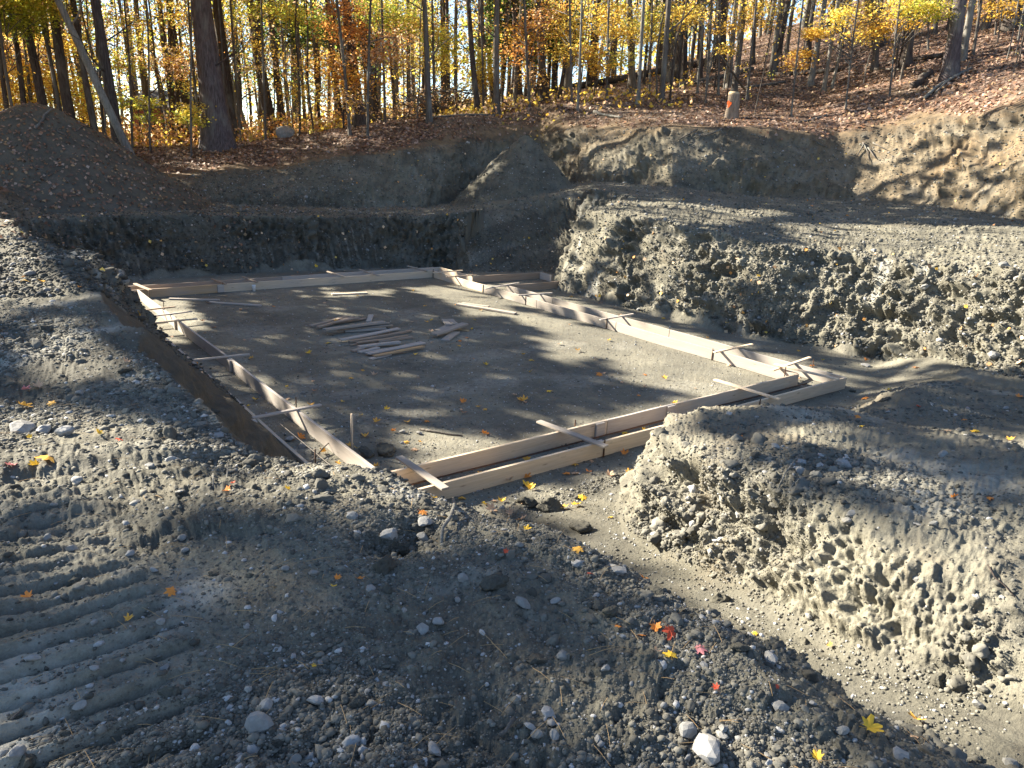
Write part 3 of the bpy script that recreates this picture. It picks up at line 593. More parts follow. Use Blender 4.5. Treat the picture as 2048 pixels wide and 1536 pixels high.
# ------------------------------------------------------------------ loose lumber on the pit floor
def fl(x, y): return ground(x, y)
def zpt(px, py, z=0.0):       # measured on the 460x170 px crop that starts at (600, 570), magnified 4.452
    p = atz(600+px/4.452, 570+py/4.452, z); return (float(p[0]), float(p[1]))
LUM = [((95, 380), (430, 295), .09, WOODD, 'dark weathered plank at the far left of the big lumber heap', 0), ((155, 390), (480, 300), .08, WOODD, 'brown plank second from the left of the big heap', .02), ((290, 345), (520, 305), .08, WOODD, 'short dark plank crossing behind the pale board', .045), ((320, 350), (590, 310), .07, WOODD, 'short grey brown plank at the back of the big heap', .0),
 ((610, 340), (632, 285), .10, WOODG, 'stubby grey board standing out at the back of the heap', .0), ((215, 412), (748, 345), .14, WOODW, 'wide whitish board on top of the upper lumber heap', .075), ((330, 412), (825, 372), .06, WOODD, 'thin dark strip under the whitish board', .03), ((398, 425), (765, 402), .08, WOODW, 'narrow pale board just below the whitish board', .0), ((500, 372), (800, 352), .05, WOODD, 'rough dark strip behind the pale boards', .0),
 ((360, 500), (880, 400), .10, WOODG, 'long grey plank in the middle of the big heap', .03), ((440, 520), (990, 425), .07, WOODD, 'long thin weathered strip sticking out to the right', .0), ((445, 545), (700, 510), .07, WOODD, 'short dark offcut half under the long strips', .0), ((505, 528), (960, 462), .07, WOODD, 'dark round edged strip in the lower heap', .03), ((700, 520), (1000, 478), .05, WOODD, 'splintered bark edged strip at the right of the heap', .0),
 ((520, 565), (890, 522), .10, WOODG, 'tan grey plank in the lower part of the heap', .02), ((465, 600), (560, 575), .09, WOODD, 'stub of a plank end at the lower left of the heap', .0), ((525, 612), (700, 575), .09, WOODG, 'short grey plank end beside the stub', .0), ((595, 620), (1100, 522), .14, WOODG, 'wide grey brown plank on the lower heap', .025), ((660, 640), (1100, 555), .09, WOODO, 'bright yellow tan board along the front of the heap', .03), ((625, 668), (800, 625), .10, WOODG, 'short grey board at the very front of the heap', .0),
 ((1285, 320), (1330, 372), .13, WOODW, 'short pale board at the back of the small pile', .03), ((1340, 318), (1385, 360), .12, WOODW, 'second short pale board at the back of the small pile', .03), ((1225, 420), (1340, 365), .13, WOODW, 'pale board under the top board of the small pile', .0), ((1190, 452), (1470, 360), .15, WOODW, 'long wide pale board on top of the small pile', .06), ((1395, 395), (1500, 415), .08, WOODO, 'tan offcut poking out right of the small pile', .0), ((1290, 510), (1390, 435), .15, WOODW, 'pale board lying in front of the small pile', .0),
 ((1400, 180), (1920, 265), .13, WOODW, 'long whitish plank alone beside the right forms', .0), ((1440, 172), (1680, 205), .10, WOODW, 'whitish plank end under the long lone plank', -.0), ((282, 92), (600, 80), .09, WOOD, 'short tan board alone in the far sunlit patch', .0)]
for a_, b_, wd, mt, lb, dz in LUM:
    p, q = zpt(*a_, z=dz), zpt(*b_, z=dz); zb = max(fl(*p), fl(*q), fl((p[0]+q[0])/2, (p[1]+q[1])/2))+.003+dz
    t_ = random.choice((.022, .036, .036)) if dz < .05 else .036
    board('plank', (p[0], p[1], zb), (q[0], q[1], zb+random.uniform(0, .008)), wd, t_, mt, lb, 'plank', 'loose lumber on the pit floor', .006, .003, random.uniform(-.06, .06))
for p, q, wd, mt, lb in (((0.51, 10.6), (1.40, 10.08), .07, WOODG, 'thin grey plank on the floor near the far left corner'), ((1.15, 9.95), (1.98, 9.16), .07, WOODG, 'thin grey plank on the floor beside the farther thin one')):
    board('plank', (p[0], p[1], fl(*p)+.006), (q[0], q[1], fl(*q)+.006), wd, .03, mt, lb, 'plank', 'loose lumber on the pit floor')
# white cup
def lathe(prof, n=20):
    V = []; Fc = []
    for r, z in prof: V += [(r*math.cos(2*math.pi*j/n), r*math.sin(2*math.pi*j/n), z) for j in range(n)]
    for i in range(len(prof)-1):
        for j in range(n): Fc.append((i*n+j, i*n+(j+1) % n, (i+1)*n+(j+1) % n, (i+1)*n+j))
    Fc.append(tuple(reversed(range(n)))); return V, Fc
kc = NT('white_paper'); CUPM = kc.fin((.80, .80, .78), .5)
V, Fc = lathe([(.030, 0), (.033, .05), (.043, .135), (.045, .14), (.0455, .137), (.041, .13), (.030, .01), (.001, .008)])
cpx = atz(510.5, 584, .0); tag(link('paper_cup', mesh_py('paper_cup', V, Fc, CUPM), None, (float(cpx[0]), 10.87, fl(float(cpx[0]), 10.87))), 'white paper cup standing against the far form board', 'cup')
# ------------------------------------------------------------------ where the photograph shows sun on the ground (survey polygons)
def inpoly(u, v, poly):
    ins = np.zeros(u.shape, bool); n = len(poly)
    for i in range(n):
        (x1, y1), (x2, y2) = poly[i], poly[(i+1) % n]
        if y1 != y2: ins ^= ((y1 > v) != (y2 > v)) & (u < (x2-x1)*(v-y1)/(y2-y1)+x1)
    return ins
LITP = [(.92, [(1360, 470), (1500, 490), (1700, 480), (2048, 500), (2120, 500), (2120, 735), (2048, 735), (1900, 725), (1720, 705), (1600, 690), (1560, 600), (1480, 560), (1400, 560)]),
 (.65, [(1090, 455), (1200, 460), (1370, 470), (1400, 560), (1500, 600), (1330, 590), (1200, 590), (1100, 520)]), (.75, [(1130, 395), (1350, 405), (1600, 425), (1500, 445), (1350, 465), (1120, 440)]), (.8, [(1550, 445), (2120, 455), (2120, 505), (1600, 485)]),
 (.9, [(1160, 290), (1300, 285), (1450, 270), (1560, 300), (1640, 320), (1560, 390), (1400, 375), (1180, 350)]), (.9, [(1750, 340), (1900, 285), (2120, 240), (2120, 330), (1930, 320), (1800, 375), (1660, 400), (1590, 385)]), (.7, [(1010, 300), (1060, 272), (1090, 310), (1060, 350), (1010, 345)]),
 (1, [(1020, 640), (1060, 622), (1180, 652), (1350, 680), (1560, 745), (1560, 790), (1480, 790), (1400, 760), (1300, 755), (1150, 695)]), (1, [(1180, 655), (1560, 742), (1610, 760), (1500, 805), (1250, 770)]), (1, [(780, 885), (850, 850), (970, 885), (900, 930), (800, 940)]),
 (1, [(790, 930), (1000, 885), (1200, 830), (1600, 735), (1700, 752), (1690, 775), (1340, 860), (1200, 905), (1000, 960), (890, 985)]),
 (.97, [(1000, 1000), (1250, 940), (1300, 880), (1340, 840), (1400, 835), (1480, 900), (1560, 990), (1700, 1080), (1900, 1060), (2120, 990), (2120, 1600), (1900, 1600), (1700, 1430), (1400, 1260), (1230, 1100)]), (.6, [(860, 1000), (1000, 1000), (1180, 1050), (1250, 1180), (1100, 1120), (950, 1040)]),
 (.67, [(860, 525), (960, 548), (1100, 580), (1200, 615), (1450, 680), (1700, 745), (1600, 770), (1430, 735), (1200, 655), (950, 585)]), (.85, [(1520, 880), (1640, 840), (1700, 880), (1620, 925), (1560, 920)]), (.7, [(1850, 860), (2120, 865), (2120, 905), (1900, 895)]), (.6, [(1640, 700), (1900, 720), (1860, 745), (1720, 735)]),
 (1, [(545, 865), (600, 835), (725, 912), (705, 940), (560, 925)]), (.9, [(800, 575), (1010, 560), (1020, 590), (860, 600)]), (.9, [(640, 585), (800, 572), (780, 592), (660, 598)]), (1, [(880, 596), (1010, 596), (1060, 638), (930, 632)]), (.9, [(580, 785), (640, 815), (620, 850), (560, 815)])]
def ell(cu, cv, a, b, rot):
    return [(cu+a*math.cos(t)*math.cos(rot)-b*math.sin(t)*math.sin(rot), cv+a*math.cos(t)*math.sin(rot)+b*math.sin(t)*math.cos(rot)) for t in np.linspace(0, 2*math.pi, 14)[:-1]]
for e in [(q[0], q[1], q[2]*1.25+12, q[3]*1.5+12, q[4]) for q in ((110, 560, 190, 26, .38), (60, 500, 110, 22, .4), (170, 700, 100, 42, -.2), (240, 640, 100, 22, .3), (400, 800, 70, 40, .5), (310, 950, 80, 26, .1), (640, 955, 110, 34, .15), (780, 1010, 90, 34, .3), (160, 1105, 100, 34, -.35), (90, 1185, 90, 26, -.35), (420, 880, 60, 22, .5), (130, 850, 60, 20, .2), (330, 615, 70, 18, .5), (1130, 700, 40, 12, .3), (520, 1010, 60, 20, 0), (1310, 1300, 60, 40, .8), (250, 1130, 60, 20, -.3), (690, 1080, 50, 16, .2))]:
    LITP.append((.9, ell(*e)))
SHADEP = [[(270, 690), (330, 690), (400, 720), (470, 790), (545, 860), (548, 900), (500, 900), (420, 860), (330, 790)], [(1400, 835), (1520, 870), (1700, 905), (2048, 925), (2120, 960), (2048, 1000), (1850, 1060), (1720, 1050), (1600, 985), (1500, 910)], [(1640, 790), (1700, 735), (1900, 745), (2120, 745), (2120, 860), (1850, 850), (1700, 850)], [(1900, 380), (2120, 340), (2120, 430), (1950, 420), (1800, 400)]]
def litmap(x, y, z):
    u, v, dp = proj(np.stack([x, y, z], -1)); lit = np.zeros(u.shape); ok = (dp > .5) & (u > -150) & (u < 2200) & (v > -50) & (v < 1650)
    for p, poly in LITP: lit = np.maximum(lit, p*inpoly(u, v, poly))
    nb = noise(x*.55+y*.25, y*.42-x*.2, 0, 205)+.45*noise(x*1.3, y*1.1, 0, 206); bk = (x < -.7) & (x > -9); lit = np.maximum(lit, bk*.95*sst(-.08, .04, nb+.08*(y > -2.5)-.13*(y < -3.2)))
    for poly in SHADEP: lit = np.where(inpoly(u, v, poly), .08, lit)
    a, r = azr(x, y); rb, zb = rbz(a)
    fo = (r > rb+1.2); nz = noise(x*.55, y*.22, 0, 201)+.5*noise(x*1.6, y*.7, 0, 202)
    lf = sst(-.15, .25, nz+.12+.25*sst(.2, .6, a)); lit = np.where(fo & ok, lf, lit)
    lit = np.where(ok, lit, .35*sst(0, .4, nz)+.1*0)
    return lit
# ------------------------------------------------------------------ trees
PAL_S = 1.2
PAL = {'yellow': [(.76, .58, .10), (.68, .50, .08), (.80, .66, .20)], 'gold': [(.68, .43, .07), (.62, .37, .06), (.72, .50, .12)], 'orange': [(.62, .30, .08), (.56, .25, .07), (.68, .38, .12)], 'green': [(.16, .24, .05), (.22, .30, .06), (.12, .18, .05)],
       'lime': [(.46, .50, .07), (.38, .44, .06), (.56, .56, .10)], 'brown': [(.36, .20, .10), (.44, .26, .13), (.30, .16, .08)], 'peach': [(.68, .48, .30), (.60, .40, .25), (.72, .54, .36)], 'pine': [(.035, .07, .03), (.05, .09, .035), (.07, .11, .04)]}
def leaves_mesh(name, C, size, cols, up=.75, mat=None):
    """C (n,3) leaf centres; each leaf a kite-shaped quad bent off horizontal"""
    n = len(C); nrm = RNG.normal(size=(n, 3))*(1-up)*.9; nrm[:, 2] += up*.8; nrm /= np.linalg.norm(nrm, axis=1, keepdims=True)
    t = RNG.normal(size=(n, 3)); t -= nrm*(t*nrm).sum(1, keepdims=True); t /= np.linalg.norm(t, axis=1, keepdims=True); b = np.cross(nrm, t)
    s = (size*RNG.uniform(.65, 1.25, n))[:, None]
    V = np.stack([C-t*s*.55, C+b*s*.42+t*s*.05, C+t*s*.6-nrm*s*.12, C-b*s*.42+t*s*.05], 1).reshape(-1, 3)
    Fc = np.arange(4*n).reshape(-1, 4); cc = np.repeat(np.concatenate([cols, np.ones((n, 1))], 1), 4, axis=0)
    return mesh_np(name, V, Fc, mat or LEAF, False, {'leafcol': cc})
def pal(names, n):
    L = np.array([c for nm in names for c in PAL[nm]]); c = L[RNG.integers(0, len(L), n)]; return np.minimum(c*RNG.uniform(.85, 1.35, (n, 1)), .88)
def cloud(c, rad, n, flat=.55, spread=.30):
    """leaves in horizontal sprays inside a rough ball"""
    ns = max(4, n//16); q = RNG.normal(size=(ns, 3)); q /= np.linalg.norm(q, axis=1, keepdims=True); q *= (rad*RNG.uniform(0, 1, (ns, 1))**.5); q[:, 2] *= flat
    k = RNG.integers(0, ns, n); off = RNG.normal(size=(n, 3))*[spread, spread, .05]; dr = RNG.uniform(0, 6.28, ns); d = RNG.normal(size=n)*spread*1.1
    off[:, 0] += np.cos(dr[k])*d; off[:, 1] += np.sin(dr[k])*d
    return np.asarray(c)+q[k]+off
def trunk_vf(base, axis, Ht, r, bend=.15, sides=12, limbs=0, lo=.35, flare=1.5, llen=2.4, V=None, Fc=None, seed=0, tip=.25):
    rg = random.Random(seed); base = Vector(base); axis = Vector(axis).normalized(); sd = axis.orthogonal().normalized(); sd2 = axis.cross(sd); n = 22
    hs = [-.35, 0, .08, .2, .45]+[.45+(Ht-.45)*(i/(n-5)) for i in range(1, n-4)]
    ph = [rg.uniform(0, 6.28) for _ in range(4)]; pts = []; rad = []
    for h in hs:
        k = max(h, 0)/Ht; o = bend*(math.sin(k*5+ph[0])-math.sin(ph[0]))*.5+bend*.35*(math.sin(k*13+ph[1])-math.sin(ph[1])); o2 = bend*(math.sin(k*4+ph[2])-math.sin(ph[2]))*.5
        pts.append(base+axis*h+sd*o+sd2*o2); rad.append(r*((1-k)*(1-tip)+tip)*(1+(flare-1)*math.exp(-max(h, 0)/(r*1.6+.02))))
    a5 = [rg.uniform(0, 6.28) for _ in range(3)]
    sq = lambda i, a: 1+(.10*math.sin(5*a+a5[0])+.07*math.sin(3*a+a5[1]))*math.exp(-max(hs[i], 0)/(r*2.2+.02))+.035*math.sin(3*a+hs[i]*1.3+a5[2])+.02*math.sin(7*a+hs[i]*2.1)
    V, Fc = tube(pts, rad, sides, V, Fc, True, sq)
    tips = []
    for j in range(limbs):
        k = lo+(1-lo)*(j+rg.random())/limbs; f_ = k*(len(pts)-1); i = min(int(f_), len(pts)-2); p = pts[i].lerp(pts[i+1], f_-i); rr = min(rad[i]*.42, .045)*rg.uniform(.5, 1)
        az = rg.uniform(0, 6.28); el = rg.uniform(.1, .9); L = llen*rg.uniform(.4, 1.1)*(1.15-k*.5); d = (sd*math.cos(az)+sd2*math.sin(az))*math.cos(el)+axis*math.sin(el)
        q = [p]; dd = d.copy()
        for s_ in range(5):
            dd = (dd+Vector((rg.uniform(-.22, .22), rg.uniform(-.22, .22), rg.uniform(-.08, .2)))).normalized(); q.append(q[-1]+dd*L/5)
        tube(q, [rr*(1-.17*m) for m in range(6)], 5, V, Fc, False); tips.append(q[-1])
        if rr > .012:
            for m in (2, 3, 4):
                e = (dd+Vector((rg.uniform(-.9, .9), rg.uniform(-.9, .9), rg.uniform(-.3, .6)))).normalized(); tube([q[m], q[m]+e*L*.22, q[m]+e*L*.42+Vector((0, 0, .05))], [rr*.4, rr*.25, rr*.1], 4, V, Fc, False); tips.append(q[m]+e*L*.4)
    return V, Fc, pts, tips
TREES = []        # (object, axis base, axis dir, height) used to hang the canopy
def main_tree(ub, vb, ut, wpx, mat, label, Ht=None, limbs=8, bend=.12, t=None, lo=.3, leafcols=None, flare=1.45, nleaf=0, cat='tree'):
    if t is None and ub < 280: t = 27.0-(3.0 if ub > 225 else 0)
    if t is None:
        p, _ = hit(ub, vb, 12)
        tt = float((p-CP)@FW)
    else:
        p = CP+ray(ub, vb)*t; p[2] = ground(p[0], p[1]); tt = t
    r = wpx*tt/F/2; h = math.hypot(*(p[:2]-CP[:2])); d = ray(ut, 0); q = CP+d*(h/math.hypot(d[0], d[1])); ax = q-p; ax /= np.linalg.norm(ax)
    Ht = Ht or max(13.0, float(np.linalg.norm(q-p))+7)
    o = empty('tree', (float(p[0]), float(p[1]), float(p[2])), label, cat, 'trees at the edge of the wood')
    V, Fc, pts, tips = trunk_vf((0, 0, 0), ax, Ht, r, bend, 12 if wpx > 9 else 8, limbs, lo, flare, 2.6 if wpx > 9 else 1.5, seed=int(ub*7+wpx))
    link('trunk', mesh_py('trunk', V, Fc, mat), o)
    TREES.append((o, p, ax, Ht, leafcols or ['gold', 'yellow', 'brown'])); return o, p, ax
MT = [(440, 298, 408, 52, BARKP, 'thickest trunk in view, grey pine at the cut edge left of the boulder'), (465, 288, 433, 24, BARKD, 'dark trunk tucked right behind the thickest pine'), (274, 288, 118, 17, BARKW, 'pale birch leaning strongly left beside the soil mound'), (236, 258, 187, 24, BARKD, 'stout dark trunk behind the leaning birch'),
 (141, 214, 104, 22, BARKD, 'reddish dark snag trunk rising behind the top of the soil mound'), (88, 206, 43, 19, BARKD, 'dark trunk left of the snag behind the soil mound'), (122, 206, 74, 9, BARKG, 'slim straight trunk between two dark ones behind the soil mound'), (13, 224, -6, 10, BARKD, 'thin dark trunk at the extreme left edge'), (190, 230, 147, 14, BARKD, 'dark trunk between the snag and the leaning birch'),
 (284, 276, 254, 10, BARKG, 'forked grey trunk just right of the leaning birch'), (354, 272, 318, 14, BARKD, 'dark trunk in front of the distant house, left of the pair'), (383, 268, 336, 18, BARKD, 'dark trunk of the pair right of the distant house'), (340, 266, 294, 10, BARKG, 'wavy thin trunk against the sky at the distant house'), (496, 272, 425, 9, BARKG, 'thin trunk leaning left right of the thick pine'), (310, 262, 268, 7, BARKD, 'thin dark trunk over the roof of the distant house'),
 (543, 262, 499, 24, BARKD, 'stout dark trunk left of the pale one above the boulder'), (567, 256, 541, 15, BARKD, 'dark trunk beside the pale slim one above the boulder'), (579, 257, 560, 8, BARKW, 'pale slim straight trunk directly above the boulder'), (681, 246, 657, 15, BARKD, 'dark trunk with orange leaves left of the two stout ones'), (721, 254, 693, 23, BARKD, 'left one of the two stout dark trunks in orange foliage'), (752, 245, 717, 21, BARKD, 'right one of the two stout dark trunks in orange foliage'),
 (859, 243, 852, 12, BARKG, 'smooth tan trunk at the left end of the brush heap'), (891, 208, 883, 17, BARKD, 'straight near black trunk behind the brush heap'), (957, 229, 938, 12, BARKD, 'crooked forked dark trunk in the brush heap'), (993, 230, 995, 13, BARKG, 'straight grey trunk at the right end of the brush heap'), (1035, 187, 1031, 13, BARKD, 'dark trunk in orange leaves right of the straight grey one'), (967, 176, 959, 17, BARKP, 'reddish trunk far behind the brush heap'),
 (1089, 202, 1073, 17, BARKD, 'stout dark trunk leaning left near the middle of the slope'), (1127, 182, 1138, 10, BARKG, 'grey trunk right of the stout dark leaning one'), (1266, 190, 1258, 15, BARKG, 'thick grey trunk behind the pair at the start of the long log'), (1275, 209, 1290, 8, BARKW, 'light streaked slim trunk in front of the thick grey one'), (1323, 206, 1340, 12, BARKG, 'grey trunk leaning right, left of the long log end'), (1352, 168, 1367, 13, BARKD, 'dark trunk leaning right behind the long log'),
 (1437, 144, 1443, 27, BARKD, 'thick dark trunk with wide base behind the tall stump'), (1457, 176, 1471, 11, BARKW, 'pale trunk just behind the tall stump'), (1468, 187, 1491, 12, BARKG, 'mottled grey trunk rising from behind the tall stump'), (1394, 188, 1411, 5, BARKW, 'very thin pale trunk left of the tall stump'), (1436, 192, 1443, 5, BARKG, 'very thin grey trunk touching the stump on its left'), (1541, 157, 1560, 11, BARKG, 'grey trunk leaning right, halfway from the stump to the pale trio'),
 (1621, 171, 1648, 11, BARKW, 'largest and leftmost of three pale leaning trunks'), (1647, 185, 1676, 8, BARKW, 'middle one of three pale leaning trunks'), (1663, 179, 1703, 6, BARKW, 'thinnest, rightmost of three pale leaning trunks'), (1610, 124, 1628, 9, BARKD, 'dark trunk uphill behind the pale trio'), (1572, 108, 1590, 8, BARKG, 'slim trunk uphill left of the pale trio'), (1748, 138, 1764, 12, BARKG, 'greyish trunk behind the end of the crossing log'), (1808, 134, 1823, 21, BARKD, 'stout dark trunk on the right slope left of the purple pine'),
 (1758, 94, 1740, 22, BARKD, 'heavy dark trunk uphill on the right'), (1897, 156, 1923, 28, BARKP, 'thick purple grey pine standing alone on the right slope'), (1924, 120, 1947, 14, BARKW, 'pale trunk right behind the purple grey pine'), (2024, 56, 2036, 34, BARKD, 'dark old trunk with spreading roots in the top right corner'), (1946, 110, 1965, 6, BARKG, 'thin trunk right of the purple grey pine'), (1505, 130, 1512, 9, BARKD, 'dark trunk uphill right of the stump'), (1190, 150, 1196, 11, BARKD, 'dark trunk beyond the left end of the long log'), (1230, 140, 1232, 9, BARKG, 'slim trunk beyond the middle of the long log'), (1155, 222, 1163, 5, BARKW, 'very thin pale stem standing alone left of the pale branch'), (1680, 100, 1690, 10, BARKD, 'dark trunk far uphill above the pale trio'), (1400, 110, 1405, 10, BARKD, 'dark trunk far uphill left of the thick dark one'), (820, 215, 812, 8, BARKG, 'slender trunk left of the tan one'), (790, 225, 775, 7, BARKD, 'slender dark trunk between the stout pair and the tan trunk'), (610, 240, 590, 8, BARKG, 'slender trunk right of the pale one above the boulder'), (640, 245, 622, 7, BARKD, 'slender dark trunk left of the orange leaved ones'), (45, 212, 12, 12, BARKD, 'second trunk from the left edge'), (1868, 70, 1880, 9, BARKG, 'slim trunk high on the right slope'), (1985, 30, 1998, 10, BARKG, 'slim trunk left of the old dark one in the corner'), (1320, 130, 1330, 9, BARKD, 'slim dark trunk far behind the long log')]
for m in MT:
    bend = .30 if 'crook' in m[5] or 'wavy' in m[5] else .10
    main_tree(*m[:6], limbs=10 if m[3] < 14 else 7, bend=bend)
# ---- smaller leafy trees: trunk plus foliage sprays
SAPS = [  # trunk base u,v ; top u ; width ; list of (u,v,t,radius,n,palette)
 ((25, 218, 5, 7), [(45, 25, 25, 1.3, 900, ['lime']), (10, 45, 25, 1.1, 600, ['lime', 'green']), (75, 12, 25, .9, 400, ['lime', 'yellow'])], 'bright lime green leafy tree in the top left corner'),
 ((60, 206, 30, 6), [(35, 110, 28, 1.2, 600, ['peach', 'gold']), (60, 160, 28, 1.3, 800, ['gold', 'yellow']), (15, 200, 28, 1.2, 900, ['yellow', 'gold']), (60, 215, 28, 1.0, 600, ['yellow'])], 'golden leafed tree filling the left edge above the mound'),
 ((110, 206, 90, 6), [(95, 85, 29, 1.0, 420, ['yellow', 'gold']), (110, 170, 30, 1.2, 600, ['gold', 'yellow']), (160, 190, 32, 1.2, 600, ['yellow', 'lime'])], 'yellow gold sapling behind the mound top'),
 ((205, 246, 190, 6), [(190, 100, 31, 1.0, 300, ['yellow', 'lime']), (185, 220, 31, 1.3, 600, ['gold', 'yellow']), (225, 40, 31, 1.0, 260, ['lime', 'peach'])], 'yellow sapling tangled with the leaning birch'),
 ((262, 270, 250, 5), [(245, 130, 30, .9, 260, ['lime', 'yellow']), (255, 210, 30, .5, 160, ['lime']), (270, 40, 32, .9, 140, ['yellow'])], 'thin sapling with scattered lime leaves right of the birch'),
 ((330, 262, 300, 5), [(300, 105, 34, 1.2, 260, ['peach', 'yellow']), (335, 135, 33, 1.0, 260, ['peach', 'orange']), (275, 75, 33, .7, 140, ['yellow', 'lime'])], 'thin sapling with pale peach leaves above the distant house'),
 ((298, 275, 290, 4), [(292, 207, 28, .45, 160, ['lime', 'yellow']), (300, 235, 28, .35, 90, ['lime'])], 'knee thin shrub with fresh lime leaves in front of the distant house'),
 ((380, 285, 378, 4), [(378, 236, 27, .50, 220, ['lime', 'yellow']), (384, 215, 27, .4, 120, ['yellow'])], 'small lime yellow shrub left of the thick pine'),
 ((400, 275, 372, 6), [(370, 30, 34, 1.2, 360, ['gold', 'yellow']), (375, 120, 34, 1.1, 300, ['gold', 'peach']), (385, 170, 34, .9, 200, ['yellow'])], 'gold leafed sapling left of the thick pine top'),
 ((480, 270, 460, 6), [(470, 25, 33, 1.1, 300, ['yellow', 'lime']), (445, 60, 33, .8, 160, ['gold']), (480, 130, 36, 1.2, 220, ['peach', 'yellow'])], 'sparse yellow sapling right behind the thick pine'),
 ((530, 262, 520, 5), [(540, 20, 31, .9, 260, ['yellow', 'lime']), (520, 90, 33, .9, 160, ['yellow', 'gold']), (590, 30, 32, .9, 300, ['yellow', 'lime'])], 'yellow leafed sapling between the stout trunks above the boulder'),
 ((600, 255, 590, 5), [(590, 130, 35, 1.2, 260, ['gold', 'peach']), (605, 185, 35, 1.2, 360, ['gold', 'yellow']), (625, 45, 34, 1.2, 360, ['lime', 'green'])], 'golden sapling right of the pale slim trunk'),
 ((700, 248, 672, 7), [(672, 130, 29, 1.0, 420, ['orange', 'gold']), (690, 60, 29, 1.0, 420, ['orange']), (690, 20, 29, 1.0, 420, ['orange', 'brown']), (700, 170, 29, 1.0, 360, ['gold', 'orange'])], 'orange leafed sapling in front of the stout dark pair'),
 ((735, 248, 742, 6), [(750, 110, 28, .9, 320, ['orange', 'peach']), (790, 75, 29, .8, 200, ['peach', 'orange']), (790, 125, 29, .7, 200, ['gold', 'peach']), (700, 200, 28, .8, 200, ['peach', 'gold'])], 'orange sapling right of the stout dark pair'),
 ((770, 232, 762, 6), [(775, 20, 34, 1.6, 900, ['lime', 'green', 'yellow']), (800, 50, 34, 1.3, 500, ['lime', 'yellow']), (740, 20, 35, 1.2, 400, ['green', 'lime'])], 'green yellow tree top above the brush heap'),
 ((870, 225, 866, 6), [(880, 80, 36, 1.3, 700, ['yellow', 'lime']), (850, 50, 36, 1.1, 360, ['yellow', 'orange']), (870, 120, 37, 1.2, 500, ['yellow'])], 'bright yellow tree behind the near black trunk'),
 ((968, 200, 966, 5), [(966, 118, 34, .8, 420, ['yellow', 'lime']), (966, 150, 34, .8, 420, ['yellow']), (962, 168, 34, .7, 260, ['yellow', 'gold'])], 'small layered yellow tree behind the brush heap'),
 ((1060, 195, 1050, 6), [(1045, 75, 31, 1.0, 320, ['orange', 'gold']), (1075, 45, 31, 1.0, 300, ['orange', 'peach']), (1040, 110, 31, .9, 240, ['orange']), (1060, 160, 31, .7, 160, ['peach', 'gold'])], 'orange leafed sapling left of the stout leaning trunk'),
 ((1145, 190, 1140, 5), [(1150, 105, 31, 1.0, 420, ['gold', 'yellow']), (1180, 115, 31, .8, 260, ['yellow', 'orange']), (1140, 60, 32, 1.0, 360, ['yellow', 'gold']), (1110, 20, 33, 1.0, 300, ['orange', 'yellow'])], 'golden sapling with flat sprays above the long log'),
 ((1215, 180, 1220, 5), [(1215, 30, 32, 1.0, 420, ['yellow', 'gold']), (1240, 65, 32, 1.0, 420, ['gold', 'yellow']), (1235, 115, 32, .8, 260, ['yellow', 'lime']), (1205, 140, 31, .6, 160, ['gold'])], 'yellow sapling over the middle of the long log'),
 ((1300, 172, 1305, 5), [(1300, 40, 34, 1.2, 360, ['yellow', 'lime']), (1310, 70, 34, .8, 200, ['yellow']), (1350, 30, 34, 1.2, 360, ['gold', 'yellow'])], 'light yellow sapling behind the right part of the long log'),
 ((1415, 172, 1425, 4), [(1380, 30, 31, .9, 260, ['gold', 'yellow']), (1455, 55, 30, .5, 120, ['gold']), (1455, 100, 30, .35, 90, ['yellow', 'gold'])], 'thin sapling with gold leaves left of the stump trunks'),
 ((1500, 150, 1515, 5), [(1520, 15, 32, 1.0, 260, ['yellow', 'gold']), (1500, 40, 33, .8, 160, ['gold'])], 'thin yellow sapling right of the stump trunks'),
 ((1590, 180, 1604, 4), [(1590, 125, 28, .5, 170, ['gold', 'brown']), (1600, 110, 28, .35, 90, ['gold'])], 'low golden shrub left of the three pale trunks'),
 ((1700, 165, 1715, 4), [(1640, 60, 25, .45, 200, ['yellow', 'gold']), (1680, 32, 25, .45, 160, ['yellow']), (1625, 75, 25, .3, 80, ['gold']), (1730, 65, 27, .8, 300, ['gold', 'yellow']), (1750, 48, 27, .7, 220, ['gold', 'brown']), (1720, 20, 28, 1.0, 300, ['yellow', 'gold'])], 'yellow sprayed sapling crossing the three pale trunks'),
 ((1785, 160, 1800, 4), [(1800, 20, 26, .8, 260, ['yellow', 'gold']), (1835, 10, 25, .7, 360, ['yellow', 'lime']), (1870, 22, 25, .5, 240, ['yellow', 'lime']), (1790, 50, 27, .6, 160, ['gold'])], 'bright yellow sapling left of the purple pine top'),
 ((1990, 70, 1995, 4), [(1960, 15, 32, .9, 240, ['gold', 'brown']), (2010, 10, 30, .8, 200, ['gold'])], 'gold brown sapling in the top right corner'),
 ((1040, 170, 1036, 12), [(1030, 30, 48, 2.4, 1700, ['pine', 'green']), (1010, 80, 48, 2.0, 1100, ['pine', 'green']), (1060, 90, 48, 1.8, 800, ['green', 'pine'])], 'dark green conifer far behind the middle of the slope'),
 ((1110, 165, 1115, 12), [(1115, 40, 50, 2.2, 1100, ['pine', 'green']), (1120, 90, 50, 2.0, 800, ['pine'])], 'second dark green conifer behind the stout leaning trunk'),
 ((700, 235, 695, 12), [(720, 90, 55, 2.5, 900, ['pine', 'green']), (640, 60, 55, 2.5, 900, ['green', 'pine'])], 'dull green conifer behind the orange leaved saplings'),
 ((560, 245, 550, 10), [(585, 70, 50, 2.2, 700, ['pine', 'green']), (570, 20, 50, 2.2, 600, ['green', 'lime'])], 'dull green conifer behind the pale slim trunk')]
